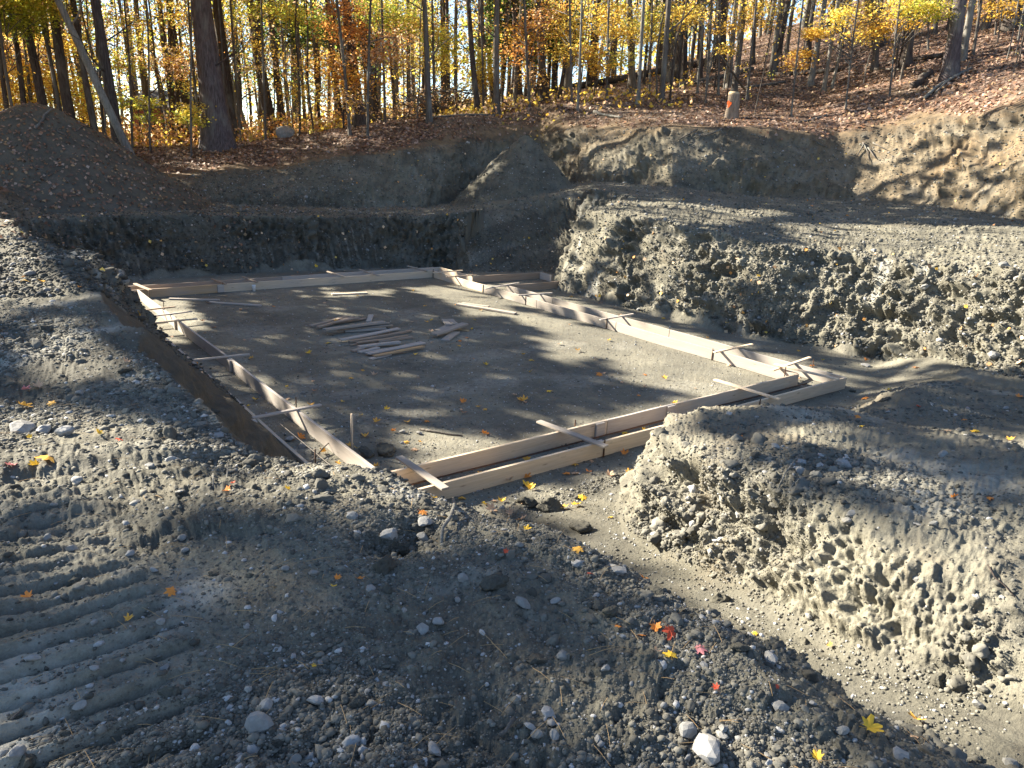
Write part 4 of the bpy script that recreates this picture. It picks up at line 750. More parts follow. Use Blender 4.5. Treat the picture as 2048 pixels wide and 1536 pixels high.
for (ub, vb, ut, wpx), cl, lb in SAPS:
    far = cl[0][2] > 40; tt = cl[0][2]-(.0 if far else .4)
    if not far and ub > 280: q_ = ray(ub, vb); a_ = azr(CP[0]+q_[0], CP[1]+q_[1])[0]; rc_ = float(np.interp(a_, CREST[:, 0], CREST[:, 1]))/math.hypot(q_[0], q_[1]); tt = max(tt, rc_+2.2); dt_ = tt+.4-cl[0][2]
    else: dt_ = 0.0
    o, p, ax = main_tree(ub, vb, ut, wpx, BARKG if not far else BARKD, lb, limbs=8, t=tt, nleaf=1)
    Cs, cc = [], []
    V, Fc = [], []
    for (u, v, t, rad, n, pl) in cl:
        c = CP+ray(u, v)*(t+dt_)-p; f_ = (t+dt_)/t; rad *= f_; n = int(n*2.6); Cs.append(cloud(c, rad, n, .6, .30*f_ if rad > .6 else .18)); cc.append(pal(pl, n))
        for s_ in range(5):        # twigs that carry the sprays
            hgt = max(.5, float(c[2])*random.uniform(.45, .95)); b_ = Vector(ax*hgt/max(ax[2], .3)); e_ = Vector(c)+Vector([random.uniform(-rad, rad)*.7, random.uniform(-rad, rad)*.7, random.uniform(-rad, rad)*.3])
            m_ = b_.lerp(e_, .5)+Vector((0, 0, .12)); tube([b_, m_, e_], [.016, .011, .004], 4, V, Fc, False)
    link('branches', mesh_py('branches', V, Fc, BARKG), o)
    Cs = np.concatenate(Cs); link('crown', leaves_mesh('crown', Cs, .095 if not far else .20, np.concatenate(cc), .7), o)
# ---- thin saplings and far trees: prototypes copied with their parts
def proto_tree(kind, seed):
    rg = np.random.default_rng(seed)
    if kind == 'thin':
        V, Fc, pts, tips = trunk_vf((0, 0, 0), (random.uniform(-.04, .04), random.uniform(-.04, .04), 1), 9.5, .035, .22, 7, 12, .2, 1.3, 1.1, seed=seed, tip=.3)
    else:
        V, Fc, pts, tips = trunk_vf((0, 0, 0), (random.uniform(-.03, .03), random.uniform(-.03, .03), 1), 19, .15, .3, 8, 16, .25, 1.3, 3.0, seed=seed, tip=.2)
    return V, Fc, tips
def copy_tree(src, loc, rz, sc, label, group, name='tree'):
    r = src.copy(); COL.objects.link(r); r.location = loc; r.rotation_euler = (random.uniform(-.03, .03), random.uniform(-.03, .03), rz); r.scale = sc; r['label'] = label; r['group'] = group
    for ch in src.children:
        c = ch.copy(); COL.objects.link(c); c.parent = r
    return r
thin = []
for i, mt in enumerate((BARKG, BARKD, BARKW, BARKG, BARKD)):
    V, Fc, tips = proto_tree('thin', 300+i); e = empty('sapling', (0, 0, 0), 'thin bare stem among the trees of the wood', 'sapling', 'thin bare saplings in the wood')
    link('trunk', mesh_py('trunk', V, Fc, mt), e)
    n = 90 if i != 2 else 30; k = RNG.integers(0, len(tips), n); C = np.array([tuple(tips[q]) for q in k])+RNG.normal(size=(n, 3))*.16
    link('crown', leaves_mesh('crown', C, .075, pal([['gold', 'orange'], ['yellow', 'gold'], ['peach'], ['brown', 'orange'], ['yellow', 'lime']][i], n), .6), e); thin.append(e)
far = []
for i, (mt, pl) in enumerate(((BARKG, ['gold', 'yellow']), (BARKD, ['yellow', 'lime']), (BARKG, ['gold', 'peach']), (BARKW, ['gold', 'peach']), (BARKD, ['green', 'pine']), (BARKD, ['orange', 'yellow']))):
    V, Fc, tips = proto_tree('far', 400+i); e = empty('tree', (0, 0, 0), 'distant slender tree with thin autumn leaves deep in the wood', 'tree', 'distant trees deep in the wood')
    link('trunk', mesh_py('trunk', V, Fc, mt), e); n = 720 if i != 4 else 1400
    k = RNG.integers(0, len(tips), n); C = np.array([tuple(tips[q]) for q in k])+RNG.normal(size=(n, 3))*[.7, .7, .45]
    link('crown', leaves_mesh('crown', C, .17, pal(pl, n), .6), e); far.append(e)
def place_rand(srcs, n, tr, us, label, group, smin, smax, name):
    used = set()
    for i in range(n):
        u = RNG.uniform(*us); t = RNG.uniform(*tr)**1.0; d = ray(u, 300); d = d/math.hypot(d[0], d[1]); x, y = CP[0]+d[0]*t, CP[1]+d[1]*t
        a_, r_ = azr(np.array([x]), np.array([y])); rc_ = upper(a_, r_)[2]
        if r_[0] < rc_[0]+4.5 or (name == 'tree' and 190 < u < 540 and i % 3 == 0): continue
        s = RNG.uniform(smin, smax); w_ = s*RNG.uniform(.8, 1.35); k = RNG.integers(0, len(srcs)); src = srcs[k]; loc = (x, y, ground(x, y)-.03)
        if k not in used:
            used.add(k); src.location = loc; src.scale = (w_, w_, s); src.rotation_euler = (0, 0, RNG.uniform(0, 6.28)); src['label'] = label; continue
        copy_tree(src, loc, RNG.uniform(0, 6.28), (w_, w_, s), label, group)
place_rand(thin, 170, (28.5, 46), (-60, 2120), 'thin bare stem among the trees of the wood', 'thin bare saplings in the wood', .55, 1.25, 'sapling')
place_rand(far, 185, (40, 82), (-150, 2200), 'distant slender tree with thin autumn leaves deep in the wood', 'distant trees deep in the wood', .7, 1.25, 'tree')
# the farthest trees: one mass
src_ = [(np.array([v.co[:] for v in o.children[0].data.vertices]), [tuple(p.vertices) for p in o.children[0].data.polygons if len(p.vertices) == 4], o.children[1]) for o in far]
VV, FF, off, LC, LK = [], [], 0, [], []
for i in range(190):
    u = RNG.uniform(-150, 2200); t = RNG.uniform(78, 118)
    if 200 < u < 520 and i % 2: continue
    d = ray(u, 300); d = d/math.hypot(d[0], d[1]); x, y = CP[0]+d[0]*t, CP[1]+d[1]*t; zb_ = ground(x, y); k = int(RNG.integers(0, 6)); V_, F_, cr = src_[k]; s_ = RNG.uniform(.7, 1.2); r_ = RNG.uniform(0, 6.28); c_, q_ = math.cos(r_), math.sin(r_)
    VV.append(np.stack([(V_[:, 0]*c_-V_[:, 1]*q_)*s_*1.2+x, (V_[:, 0]*q_+V_[:, 1]*c_)*s_*1.2+y, V_[:, 2]*s_+zb_], -1)); FF.append(np.array(F_)+off); off += len(V_)
    n_ = 420; cz = RNG.uniform(.25, 1, n_)*19*s_; rr_ = RNG.normal(size=(n_, 2))*1.5; LC.append(np.stack([x+rr_[:, 0], y+rr_[:, 1], zb_+cz], -1)); LK.append(pal([['gold', 'yellow'], ['yellow', 'lime'], ['gold', 'peach'], ['gold', 'peach'], ['green', 'pine'], ['orange', 'yellow']][k], n_))
fo_ = tag(link('distant_trees', mesh_np('distant_trees', np.concatenate(VV), np.concatenate(FF), BARKG, True)), 'farthest tree trunks standing as one mass behind the wood', 'distant trees', None, 'stuff')
link('foliage', leaves_mesh('foliage', np.concatenate(LC), .24, np.concatenate(LK), .5), fo_)['kind'] = 'stuff'
# ------------------------------------------------------------------ unseen canopy above the frame: leaves placed to cast the mapped shade, hung on trees
EX = []
sx_, sy_2 = SUNV[0]/SUNV[2], SUNV[1]/SUNV[2]
for i in range(90):     # trees outside the frame on the left, beyond the pit, whose crowns shade it
    x, y = RNG.uniform(-34, -5), RNG.uniform(13, 34)
    u_, v_, dd_ = proj(np.array([[x, y, 3.0]]))
    if -40 < u_[0] < 2090 and dd_[0] > 0: continue
    hs_ = np.linspace(2, 20, 60); gx_, gy_ = x-sx_*hs_, y-sy_2*hs_
    if len(EX) >= 24 or (litmap(gx_, gy_, H(gx_, gy_)) > .84).sum() > 1: continue
    EX.append(1); p = np.array([x, y, ground(x, y)]); Ht = RNG.uniform(17, 22)
    o = empty('tree', tuple(map(float, p)), 'tall tree outside the left edge of the view', 'tree', 'trees outside the view'); V, Fc, _, _ = trunk_vf((0, 0, 0), (RNG.uniform(-.05, .05), RNG.uniform(-.05, .05), 1), Ht, RNG.uniform(.12, .26), .2, 8, 10, .35, 1.4, 3.0, seed=900+i)
    link('trunk', mesh_py('trunk', V, Fc, BARKD), o); TREES.append((o, p, np.array([0, 0, 1.0]), Ht, ['gold', 'yellow', 'brown']))
def canopy(N):
    gx, gy = RNG.uniform(-9, 34, N), RNG.uniform(-11, 44, N); a, r = azr(gx, gy)
    m = (np.abs(a) < 1.1) | (r < 5); gx, gy, a, r = gx[m], gy[m], a[m], r[m]; gz = H(gx, gy)
    lit = litmap(gx, gy, gz); far_ = sst(22, 30, r); keep = RNG.uniform(0, 1, len(gx)) < np.where(lit > .84, 0, (1-lit)**2.3); keep &= RNG.uniform(0, 1, len(gx)) > .55*far_
    gx, gy, gz, r = gx[keep], gy[keep], gz[keep], r[keep]
    sx, sy = SUNV[0]/SUNV[2], SUNV[1]/SUNV[2]
    hmin = np.maximum((17.5-gy)/sy, 5.5); h = hmin+RNG.uniform(0, 5.5, len(gx))
    for it in range(6):
        P = np.stack([gx+sx*h, gy+sy*h, gz+h], -1); u, v, dp = proj(P); inside = (dp > 0) & (u > -60) & (u < 2110) & (v > -25); h = np.where(inside, h+2.2, h)
    P = np.stack([gx+sx*h, gy+sy*h, gz+h], -1); u, v, dp = proj(P); inside = (dp > 0) & (u > -40) & (u < 2090) & (v > -10)
    return P[~inside]
CAN = canopy(110000)
tb = np.array([t[1] for t in TREES]); tx = np.array([t[2] for t in TREES])
best = np.full(len(CAN), 1e9); own = np.zeros(len(CAN), int)
for i, (o, p, ax, Ht, pl) in enumerate(TREES):
    q = p+ax*((CAN[:, 2]-p[2])/ax[2])[:, None]; dd = np.hypot(CAN[:, 0]-q[:, 0], CAN[:, 1]-q[:, 1])+np.maximum(CAN[:, 2]-p[2]-Ht-1, 0)*3; m = dd < best; best[m] = dd[m]; own[m] = i
for i, (o, p, ax, Ht, pl) in enumerate(TREES):
    C = CAN[own == i]
    if len(C) < 5: continue
    nm = 'crown' if not any(c.name.startswith('crown') for c in o.children) else 'upper_crown'
    link(nm, leaves_mesh(nm, C-p, .42, pal(pl, len(C)), .35), o)
# ------------------------------------------------------------------ stump, boulder, logs, brush, house
def rock_mesh(name, r, mat, seed, sub=3, sq=(1, 1, .75), amp=.28, ang=True):
    bm = bmesh.new(); bmesh.ops.create_icosphere(bm, subdivisions=sub, radius=1.0); me = bpy.data.meshes.new(name); bm.to_mesh(me); bm.free()
    V = np.empty(len(me.vertices)*3, np.float32); me.vertices.foreach_get('co', V); V = V.reshape(-1, 3).astype(float); rg = np.random.default_rng(seed)
    if ang:                       # cut with a few random planes for facets
        for _ in range(9):
            n = rg.normal(size=3); n /= np.linalg.norm(n); k = rg.uniform(.55, .85); d = V@n; V -= np.outer(np.maximum(d-k, 0), n)*.92
    V *= (1+amp*noise(V[:, 0]*1.6+seed, V[:, 1]*1.6, V[:, 2]*1.6, 7)*.6+amp*.35*noise(V[:, 0]*4+seed, V[:, 1]*4, V[:, 2]*4, 8)+(1 if mat is SOIL else 0)*(.22*np.abs(noise(V[:, 0]*5+seed, V[:, 1]*5, V[:, 2]*5, 9))+.12*np.abs(noise(V[:, 0]*10+seed, V[:, 1]*10, V[:, 2]*10, 10))))[:, None]
    V *= np.array(sq)*r; me.vertices.foreach_set('co', V.astype(np.float32).ravel()); me.materials.append(mat)
    me.polygons.foreach_set('use_smooth', np.full(len(me.polygons), sub > 2)); me.update(); return me
p, _ = hit(570, 277, 15)
tag(link('boulder', rock_mesh('boulder', .48, STONE, 5, 4, (1.0, .85, .82)), None, (p[0], p[1], p[2]+.10)), 'rounded pale grey boulder on the cut edge right of the thick pine', 'boulder')
p, _ = hit(1461, 238, 15); tt = float((p-CP)@FW); sr = 12.2*tt/F; sh = 50*tt/F
o = empty('tree_stump', tuple(map(float, p)), 'tall sawn stump with an orange paint mark on the bank edge', 'stump')
V, Fc, pts, _ = trunk_vf((0, 0, -.1), (.02, .0, 1), sh, sr, .02, 18, 0, flare=1.25, seed=3, tip=.88); BARKT = bark_material('stump_bark', [(.13, .10, .075), (.25, .20, .15), (.38, .31, .24)], .6); link('trunk', mesh_py('trunk', V, Fc, BARKT), o)
kw = NT('fresh_cut_wood'); CUT = kw.fin(kw.mix(kw.noise(30, 3, .6), (.55, .43, .28), (.42, .31, .18)), .8); ko = NT('orange_paint'); ORP = ko.fin((.85, .13, .02), .6)
V, Fc = tube([(.015, .0, sh-.13), (.018, 0, sh-.09), (.02, 0, sh-.02)], [sr*.89, sr*.90, sr*.80], 18); link('cut_face', mesh_py('cut_face', V, Fc, CUT), o)
# paint mark: curved patch hugging the bark, facing the camera's left
dcam = CP[:2]-p[:2]; th = math.atan2(dcam[1], dcam[0])-.55; V = []; Fc = []; nn = 16
rr0 = sr*1.05; V.append((rr0*math.cos(th), rr0*math.sin(th), sh*.62-.1))
for j in range(nn):
    a = 2*math.pi*j/nn; k = 1+.22*math.sin(3*a+1)+.12*math.sin(5*a); dt = .36*k*math.cos(a); dz = .12*k*math.sin(a); V.append(((rr0+.004)*math.cos(th+dt), (rr0+.004)*math.sin(th+dt), sh*.62-.1+dz))
for j in range(nn): Fc.append((0, 1+j, 1+(j+1) % nn))
link('paint_mark', mesh_py('paint_mark', V, Fc, ORP), o)
def ulog(name, uv0, uv1, w0, w1, mat, label, cat, lift=0.0, group='fallen wood on the forest floor', n=9, t0=15, bend=.06, stubs=0, free=False):
    a, _ = hit(*uv0, t0); b, _ = hit(*uv1, t0); ta = float((a-CP)@FW); V = []; Fc = []; pts = []
    for i in range(n):
        k = i/(n-1); q = a+(b-a)*k; z = ground(q[0], q[1]) if not free else q[2]
        pts.append((q[0]+bend*noise(k*3.1, 1, 0, int(uv0[0])), q[1]+bend*noise(k*3.1, 5, 0, int(uv0[0])), z+lift+w0*ta/F*.35))
    if not free:
        zs = [q[2] for q in pts]; m = np.polyfit(np.linspace(0, 1, n), zs, 2); fit = np.polyval(m, np.linspace(0, 1, n)); pts = [(q[0], q[1], float(f_)) for q, f_ in zip(pts, fit)]
    tube(pts, [(w0+(w1-w0)*i/(n-1))*ta/F/2 for i in range(n)], 9, V, Fc)
    for s_ in range(stubs):
        q = Vector(pts[random.randrange(1, n-1)]); e = q+Vector((random.uniform(-.5, .5), random.uniform(-.5, .5), random.uniform(-.3, .5))); tube([q, q.lerp(e, .5), e], [.03, .02, .01], 5, V, Fc)
    return tag(link(name, mesh_py(name, V, Fc, mat)), label, cat, group)
ulog('log', (1140, 163), (1420, 132), 12, 15, BARKD, 'long dark fallen trunk lying across the slope in the middle', 'log', .10, stubs=12)
ulog('log', (1338, 178), (1505, 140), 8, 10, BARKG, 'greyish fallen trunk running up towards the thick dark tree', 'log')
ulog('log', (1545, 152), (1893, 116), 8, 7, BARKD, 'long dark fallen trunk behind the three pale trees', 'log', stubs=6)
ulog('log', (1826, 178), (1856, 152), 15, 13, BARKD, 'short thick bark covered log left of the purple pine', 'log')
ulog('branch', (1845, 203), (1942, 143), 7, 4, BARKW, 'long pale dead branch right of the short thick log', 'branch', .05, stubs=3)
ulog('branch', (1925, 148), (1870, 195), 4, 3, BARKW, 'shorter pale branch crossing the long pale one', 'branch', .08)
ulog('branch', (1745, 148), (1855, 150), 4, 2, BARKG, 'thin curved grey branch left of the short thick log', 'branch', .15)
ulog('branch', (1185, 228), (1245, 238), 6, 4, BARKW, 'pale barkless branch on the leaves left of the twin trunks', 'branch', .02, stubs=2)
ulog('branch', (1215, 200), (1262, 187), 5, 7, BARKW, 'pale branch at the foot of the thick grey trunk', 'branch')
ulog('branch', (1390, 168), (1500, 178), 5, 3, BARKG, 'thin grey branch on the ground behind the stump', 'branch')
ulog('branch', (1500, 178), (1570, 168), 7, 4, BARKG, 'crooked grey branch on the ground right of the stump', 'branch', stubs=2)
ulog('branch', (1690, 190), (1790, 180), 4, 2, BARKD, 'thin dark branch below the pale trio', 'branch')
ulog('log', (862, 238), (990, 234), 6, 5, BARKG, 'thin pole lying in front of the brush heap', 'log')
ulog('log', (600, 252), (705, 240), 5, 4, BARKD, 'thin dark pole lying left of the stout dark pair', 'log')
ulog('branch', (1590, 246), (1650, 232), 4, 3, BARKW, 'small pale stick on the leaves right of the stump', 'branch')
a = CP+ray(1400, 42)*30; b, _ = hit(1490, 180, 15); V, Fc = tube([tuple(b), tuple((a+b)/2+[0, 0, -.1]), tuple(a)], [.05, .04, .025], 7)
tag(link('pole', mesh_py('pole', V, Fc, BARKW)), 'bare pale pole leaning diagonally against the trunks behind the stump', 'pole')
ulog('branch', (75, 262), (100, 222), 6, 4, BARKG, 'pale forked root on top of the soil mound', 'root', .03, 'roots and sticks on the soil mound', 6, 12)
for q in (((115, 262), (132, 278)), ((170, 275), (195, 292)), ((150, 268), (185, 262)), ((60, 330), (95, 352))): ulog('branch', q[0], q[1], 3, 2, BARKG, 'thin stick lying on the soil mound', 'stick', .02, 'thin sticks on the soil mound', 5, 12)
# brush heap
c, _ = hit(885, 232, 15); o = empty('brush_heap', tuple(map(float, c)), 'tangled heap of dead branches and brown leaves between the tan and grey trunks', 'brush heap'); V, Fc = [], []
side = np.array([math.cos(AZ0+.15), -math.sin(AZ0+.15)])
for i in range(230):
    k = RNG.normal()*.9; q = c[:2]+side*k*1.1+RNG.normal(size=2)*.55; z = ground(q[0], q[1])-c[2]; hh = max(.1, 1.35*math.exp(-(k/1.5)**2)*RNG.uniform(.1, 1)); L = RNG.uniform(.6, 2.1); az = RNG.uniform(0, 6.28); el = RNG.uniform(-.25, .8)
    s_ = Vector((q[0]-c[0], q[1]-c[1], z+hh)); d = Vector((math.cos(az)*math.cos(el), math.sin(az)*math.cos(el), math.sin(el)))
    m_ = s_+d*L*.5+Vector((RNG.normal()*.08, RNG.normal()*.08, RNG.normal()*.08)); tube([s_-d*L*.3, m_, s_+d*L*.8], [RNG.uniform(.012, .035), .014, .004], 5, V, Fc, False)
link('branches', mesh_py('branches', V, Fc, BARKG), o); n = 2600; k = RNG.normal(size=n)*1.3; C = np.stack([side[0]*k*1.1, side[1]*k*1.1, RNG.uniform(0, 1, n)**1.3*1.25*np.exp(-(k/1.7)**2)], -1)+RNG.normal(size=(n, 3))*[.4, .4, .08]
link('dead_leaves', leaves_mesh('dead_leaves', C, .09, pal(['brown', 'peach', 'brown'], n), .4), o)
# undergrowth: low autumn brush deep in the wood
n = 46000; aw = RNG.uniform(-.75, .72, n); rw = RNG.uniform(112, 150, n); X = CP[0]+np.sin(aw+AZ0)*rw; Y = CP[1]+np.cos(aw+AZ0)*rw; zw = upper(aw, rw)[0]; hw = RNG.uniform(0, 1, n)*(17+5*noise(aw*30, 1, 0, 310)); dn = noise(X*.12, Y*.12, hw*.16, 311)+.5*noise(X*.3, Y*.3, hw*.4, 312)
m = (dn > -.12) & ~((aw > -.52) & (aw < -.27) & (RNG.uniform(size=n) < .8)); hu = noise(X*.07, Y*.07, 0, 313); n2 = int(m.sum()); cw = np.where((hu[m] < 0)[:, None], pal(['peach', 'gold'], n2), pal(['gold', 'yellow', 'lime'], n2))
tag(link('far_wood', leaves_mesh('far_wood', np.stack([X, Y, zw+hw], -1)[m], .62, cw, .4)), 'far wood closing the view behind the trees', 'far wood', None, 'stuff')
n = 52000; u = RNG.uniform(-150, 1350, n); t = 31+RNG.uniform(0, 1, n)**1.3*50; base = np.stack([u, t], -1); X = CP[0]+np.sin(AZ0+np.arctan2(u-1024, F*1.05))*t; Y = CP[1]+np.cos(AZ0+np.arctan2(u-1024, F*1.05))*t
dens = noise(X*.35, Y*.35, 0, 301)+.4*noise(X*1.2, Y*1.2, 0, 302); m = (dens > -.05) & (t > np.where(u < 720, 35, 32)) & ((u < 960) | (RNG.uniform(size=n) < .25)); X, Y, dens, u = X[m], Y[m], dens[m], u[m]; gz = upper(*azr(X, Y))[0]
hh = RNG.uniform(0, 1, len(X))**1.4*np.clip(1.1+2.6*dens, .3, 3.2)*np.where(u < 850, .42, .2); C = np.stack([X, Y, gz+.05+hh], -1); hue = noise(X*.22, Y*.22, 0, 303)
cols = np.where((hue < -.2)[:, None], pal(['brown', 'orange'], len(X)), np.where((hue < .35)[:, None], pal(['peach', 'gold', 'yellow'], len(X)), pal(['gold', 'peach', 'yellow'], len(X))))
tag(link('undergrowth', leaves_mesh('undergrowth', C, .15, cols, .4)), 'low orange and yellow brush deep in the wood', 'undergrowth', None, 'stuff')
# distant house behind the trees on the left
def bxm(name, x0, x1, y0, y1, z0, z1, mat, par):
    V = [(x, y, z) for z in (z0, z1) for x, y in ((x0, y0), (x1, y0), (x1, y1), (x0, y1))]
    return link(name, mesh_py(name, V, [(3, 2, 1, 0), (4, 5, 6, 7), (0, 1, 5, 4), (1, 2, 6, 5), (2, 3, 7, 6), (3, 0, 4, 7)], mat, False), par)
hc = CP+ray(318, 270)*56; hz = ground(hc[0], hc[1])-.3; o = empty('house', (float(hc[0]), float(hc[1]), float(hz)), 'low house with dark roof and reddish walls glimpsed through the trees on the left', 'house'); o.rotation_euler = (0, 0, -AZ0-.12)
kr = NT('red_siding'); RED = kr.fin(kr.mix(kr.noise(3, 3, .6), (.32, .10, .06), (.22, .07, .045)), .85); kf = NT('dark_roofing'); ROOF = kf.fin(kf.mix(kf.noise(6, 4, .6), (.055, .055, .06), (.10, .10, .105)), .9); kt = NT('pale_trim'); TRIM = kt.fin((.6, .58, .55), .7); kg = NT('window_glass'); GLS = kg.fin((.05, .06, .07), .1, None, .6)
bxm('wall', -2.2, 2.2, 0, 5, 0, 2.5, RED, o)
V = [(-2.5, -.4, 2.45), (2.5, -.4, 2.45), (2.5, 5.4, 2.45), (-2.5, 5.4, 2.45), (-2.5, 2.5, 3.75), (2.5, 2.5, 3.75), (-2.5, -.4, 2.58), (2.5, -.4, 2.58), (2.5, 5.4, 2.58), (-2.5, 5.4, 2.58), (-2.5, 2.5, 3.9), (2.5, 2.5, 3.9)]
link('roof', mesh_py('roof', V, [(0, 1, 5, 4), (2, 3, 4, 5), (7, 6, 10, 11), (9, 8, 11, 10), (1, 0, 6, 7), (3, 2, 8, 9), (0, 4, 10, 6), (4, 3, 9, 10), (5, 1, 7, 11), (2, 5, 11, 8)], ROOF, False), o)
for x in (-1.4, .5):
    wn = bxm('window', x, x+.9, -.03, .02, 1.0, 1.9, TRIM, o); bxm('pane', x+.07, x+.83, -.045, -.032, 1.07, 1.83, GLS, wn)
bxm('gable', 1.2, 2.19, -.02, -.004, 1.0, 2.4, TRIM, o)
# ------------------------------------------------------------------ stones, clods, gravel
uu, vv, dd = proj(PF); nA_, nR_ = R_.shape; Rf = R_.reshape(-1); cf = CLS.reshape(-1); stf = STEEP.reshape(-1); litf = LIT_.reshape(-1); rampf = RAMPM.reshape(-1); nrf = NRIGHT.reshape(-1)
vis = (dd > 1) & (uu > -40) & (uu < 2090) & (vv < 1600) & (vv > -40)
def facet(rg, sub):
    bm = bmesh.new(); bmesh.ops.create_icosphere(bm, subdivisions=sub+(sub > 1), radius=1.0); V = np.array([v.co[:] for v in bm.verts]); Fc = np.array([[v.index for v in f.verts] for f in bm.faces]); bm.free()
    for _ in range(6):
        n = rg.normal(size=3); n /= np.linalg.norm(n); k = rg.uniform(.5, .85); V = V-np.outer(np.maximum(V@n-k, 0), n)*.9
    q_ = rg.uniform(0, 50); V = V*(1+rg.uniform(-.12, .12, (len(V), 1))) if sub < 2 else V*(.8+.35*np.abs(noise(V[:, 0]*2.2+q_, V[:, 1]*2.2, V[:, 2]*2.2, 5))+.30*np.abs(noise(V[:, 0]*5+q_, V[:, 1]*5, V[:, 2]*5, 6))+.22*np.abs(noise(V[:, 0]*11+q_, V[:, 1]*11, V[:, 2]*11, 9)))[:, None]; V *= rg.uniform(.6, 1.15, 3); return V, Fc
def scatter_stones(name, idx, size, cols, sub=1, sink=.25, label=None, cat=None):
    rg = np.random.default_rng(len(idx)); protos = [facet(rg, sub) for _ in range(10)]; nv = len(protos[0][0]); n = len(idx); k = rg.integers(0, 10, n)
    B = np.stack([q[0] for q in protos])[k]; Fb = protos[0][1]
    ang = rg.uniform(0, 6.28, n); c, s = np.cos(ang), np.sin(ang); a2 = rg.uniform(-.7, .7, n); c2, s2 = np.cos(a2), np.sin(a2)
    x = B[..., 0]*c[:, None]-B[..., 1]*s[:, None]; y = B[..., 0]*s[:, None]+B[..., 1]*c[:, None]; z = B[..., 2]*.75
    y, z = y*c2[:, None]-z*s2[:, None], y*s2[:, None]+z*c2[:, None]
    V = np.stack([x, y, z], -1)*size[:, None, None]+PF[idx][:, None, :]+NF[idx][:, None, :]*(size*sink)[:, None, None]
    V[..., :2] += rg.normal(size=(n, 1, 2))*.004
    Fc = (Fb[None]+np.arange(n)[:, None, None]*nv).reshape(-1, 3); cc = np.repeat(np.concatenate([cols, np.ones((n, 1))], 1), nv, axis=0)
    return tag(link(name, mesh_np(name, V.reshape(-1, 3), Fc, GRAV, False, {'stonecol': cc})), label, cat, None, 'stuff')
def pick(mask, n, wgt=None):
    ii = np.nonzero(mask)[0]; w_ = None
    if wgt is not None: w_ = wgt[ii]; w_ = w_/w_.sum()
    return RNG.choice(ii, min(n, len(ii)), replace=False, p=w_)
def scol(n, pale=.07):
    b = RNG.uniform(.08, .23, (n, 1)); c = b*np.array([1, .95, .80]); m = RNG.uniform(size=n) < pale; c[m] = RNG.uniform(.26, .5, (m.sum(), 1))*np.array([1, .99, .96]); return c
bank = vis & (cf == 0) & (DP.reshape(-1) > .05) & (DPX(PF[:, 0], PF[:, 1]) < .5); clump = np.clip(noise(PF[:, 0]*1.1, PF[:, 1]*1.1, 0, 401)+.48, .16, 1.3)**1.6*(1-.35*track_mask(PF[:, 0], PF[:, 1]))
i1 = pick(bank & (Rf < 9) & (rampf < .5), 120000, clump); s1 = np.clip(RNG.lognormal(-5.05, .62, len(i1)), .003, .034)*np.clip(Rf[i1]/4.5, .6, 1.15); scatter_stones('gravel', i1, s1, scol(len(i1))*.88, 1, -.1, 'loose gravel and small clods over the near bank', 'gravel')
i9 = pick(bank & (Rf < 8) & (rampf < .5), 1300, clump**2); s9 = np.clip(RNG.lognormal(-4.15, .42, len(i9)), .012, .05)*np.clip(Rf[i9]/3.5, .6, 1.3); scatter_stones('rubble', i9, s9, scol(len(i9), .10)*.85, 2, .0, 'broken lumps of soil and rock pressed into the near bank', 'rubble')
crest = pick(bank & (Rf < 7) & (DP.reshape(-1) > .8) & (DP.reshape(-1) < 1.7) & (PF[:, 1] < .5), 420); scatter_stones('rubble', crest, np.clip(RNG.lognormal(-3.75, .45, len(crest)), .012, .06)*np.clip(Rf[crest]/4.2, .45, 1.2), scol(len(crest), .03)*.75, 2, .05, 'crumbling lumps along the lip of the near bank', 'rubble')
i10 = pick(vis & (nrf > 0) & (Rf < 13), 700, clump**2); s10 = np.clip(RNG.lognormal(-3.6, .42, len(i10)), .015, .08); scatter_stones('rubble', i10, s10, scol(len(i10), .05), 2, .0, 'broken lumps of soil on the ground at the near right', 'rubble')
i2 = pick(vis & (nrf > 0) & (Rf < 13), 22000, clump); s2 = np.clip(RNG.lognormal(-4.6, .5, len(i2)), .005, .04)*np.clip(Rf[i2]/6, .7, 1.6); scatter_stones('gravel', i2, s2, scol(len(i2), .03)*.85, 1, -.05, 'loose gravel and crumbs over the ground on the near right', 'gravel')
i3 = pick(vis & (cf == 2), 14000); s3 = np.clip(RNG.lognormal(-4.75, .45, len(i3)), .005, .03); scatter_stones('gravel', i3, s3, scol(len(i3), .3), 1, .1, 'small pebbles strewn over the pit floor', 'gravel')
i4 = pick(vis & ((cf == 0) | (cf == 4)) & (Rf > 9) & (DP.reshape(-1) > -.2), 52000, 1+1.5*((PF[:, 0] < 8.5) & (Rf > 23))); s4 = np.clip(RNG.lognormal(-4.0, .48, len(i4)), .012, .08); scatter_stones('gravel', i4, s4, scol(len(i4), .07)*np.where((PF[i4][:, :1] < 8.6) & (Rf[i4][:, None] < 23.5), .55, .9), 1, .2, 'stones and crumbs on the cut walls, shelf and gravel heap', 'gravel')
i5 = pick(vis & (rampf > .5), 4500); s5 = np.clip(RNG.lognormal(-4.9, .5, len(i5)), .004, .02); scatter_stones('gravel', i5, s5, scol(len(i5), .15), 1, .1, 'fine gravel on the trodden ramp', 'gravel')
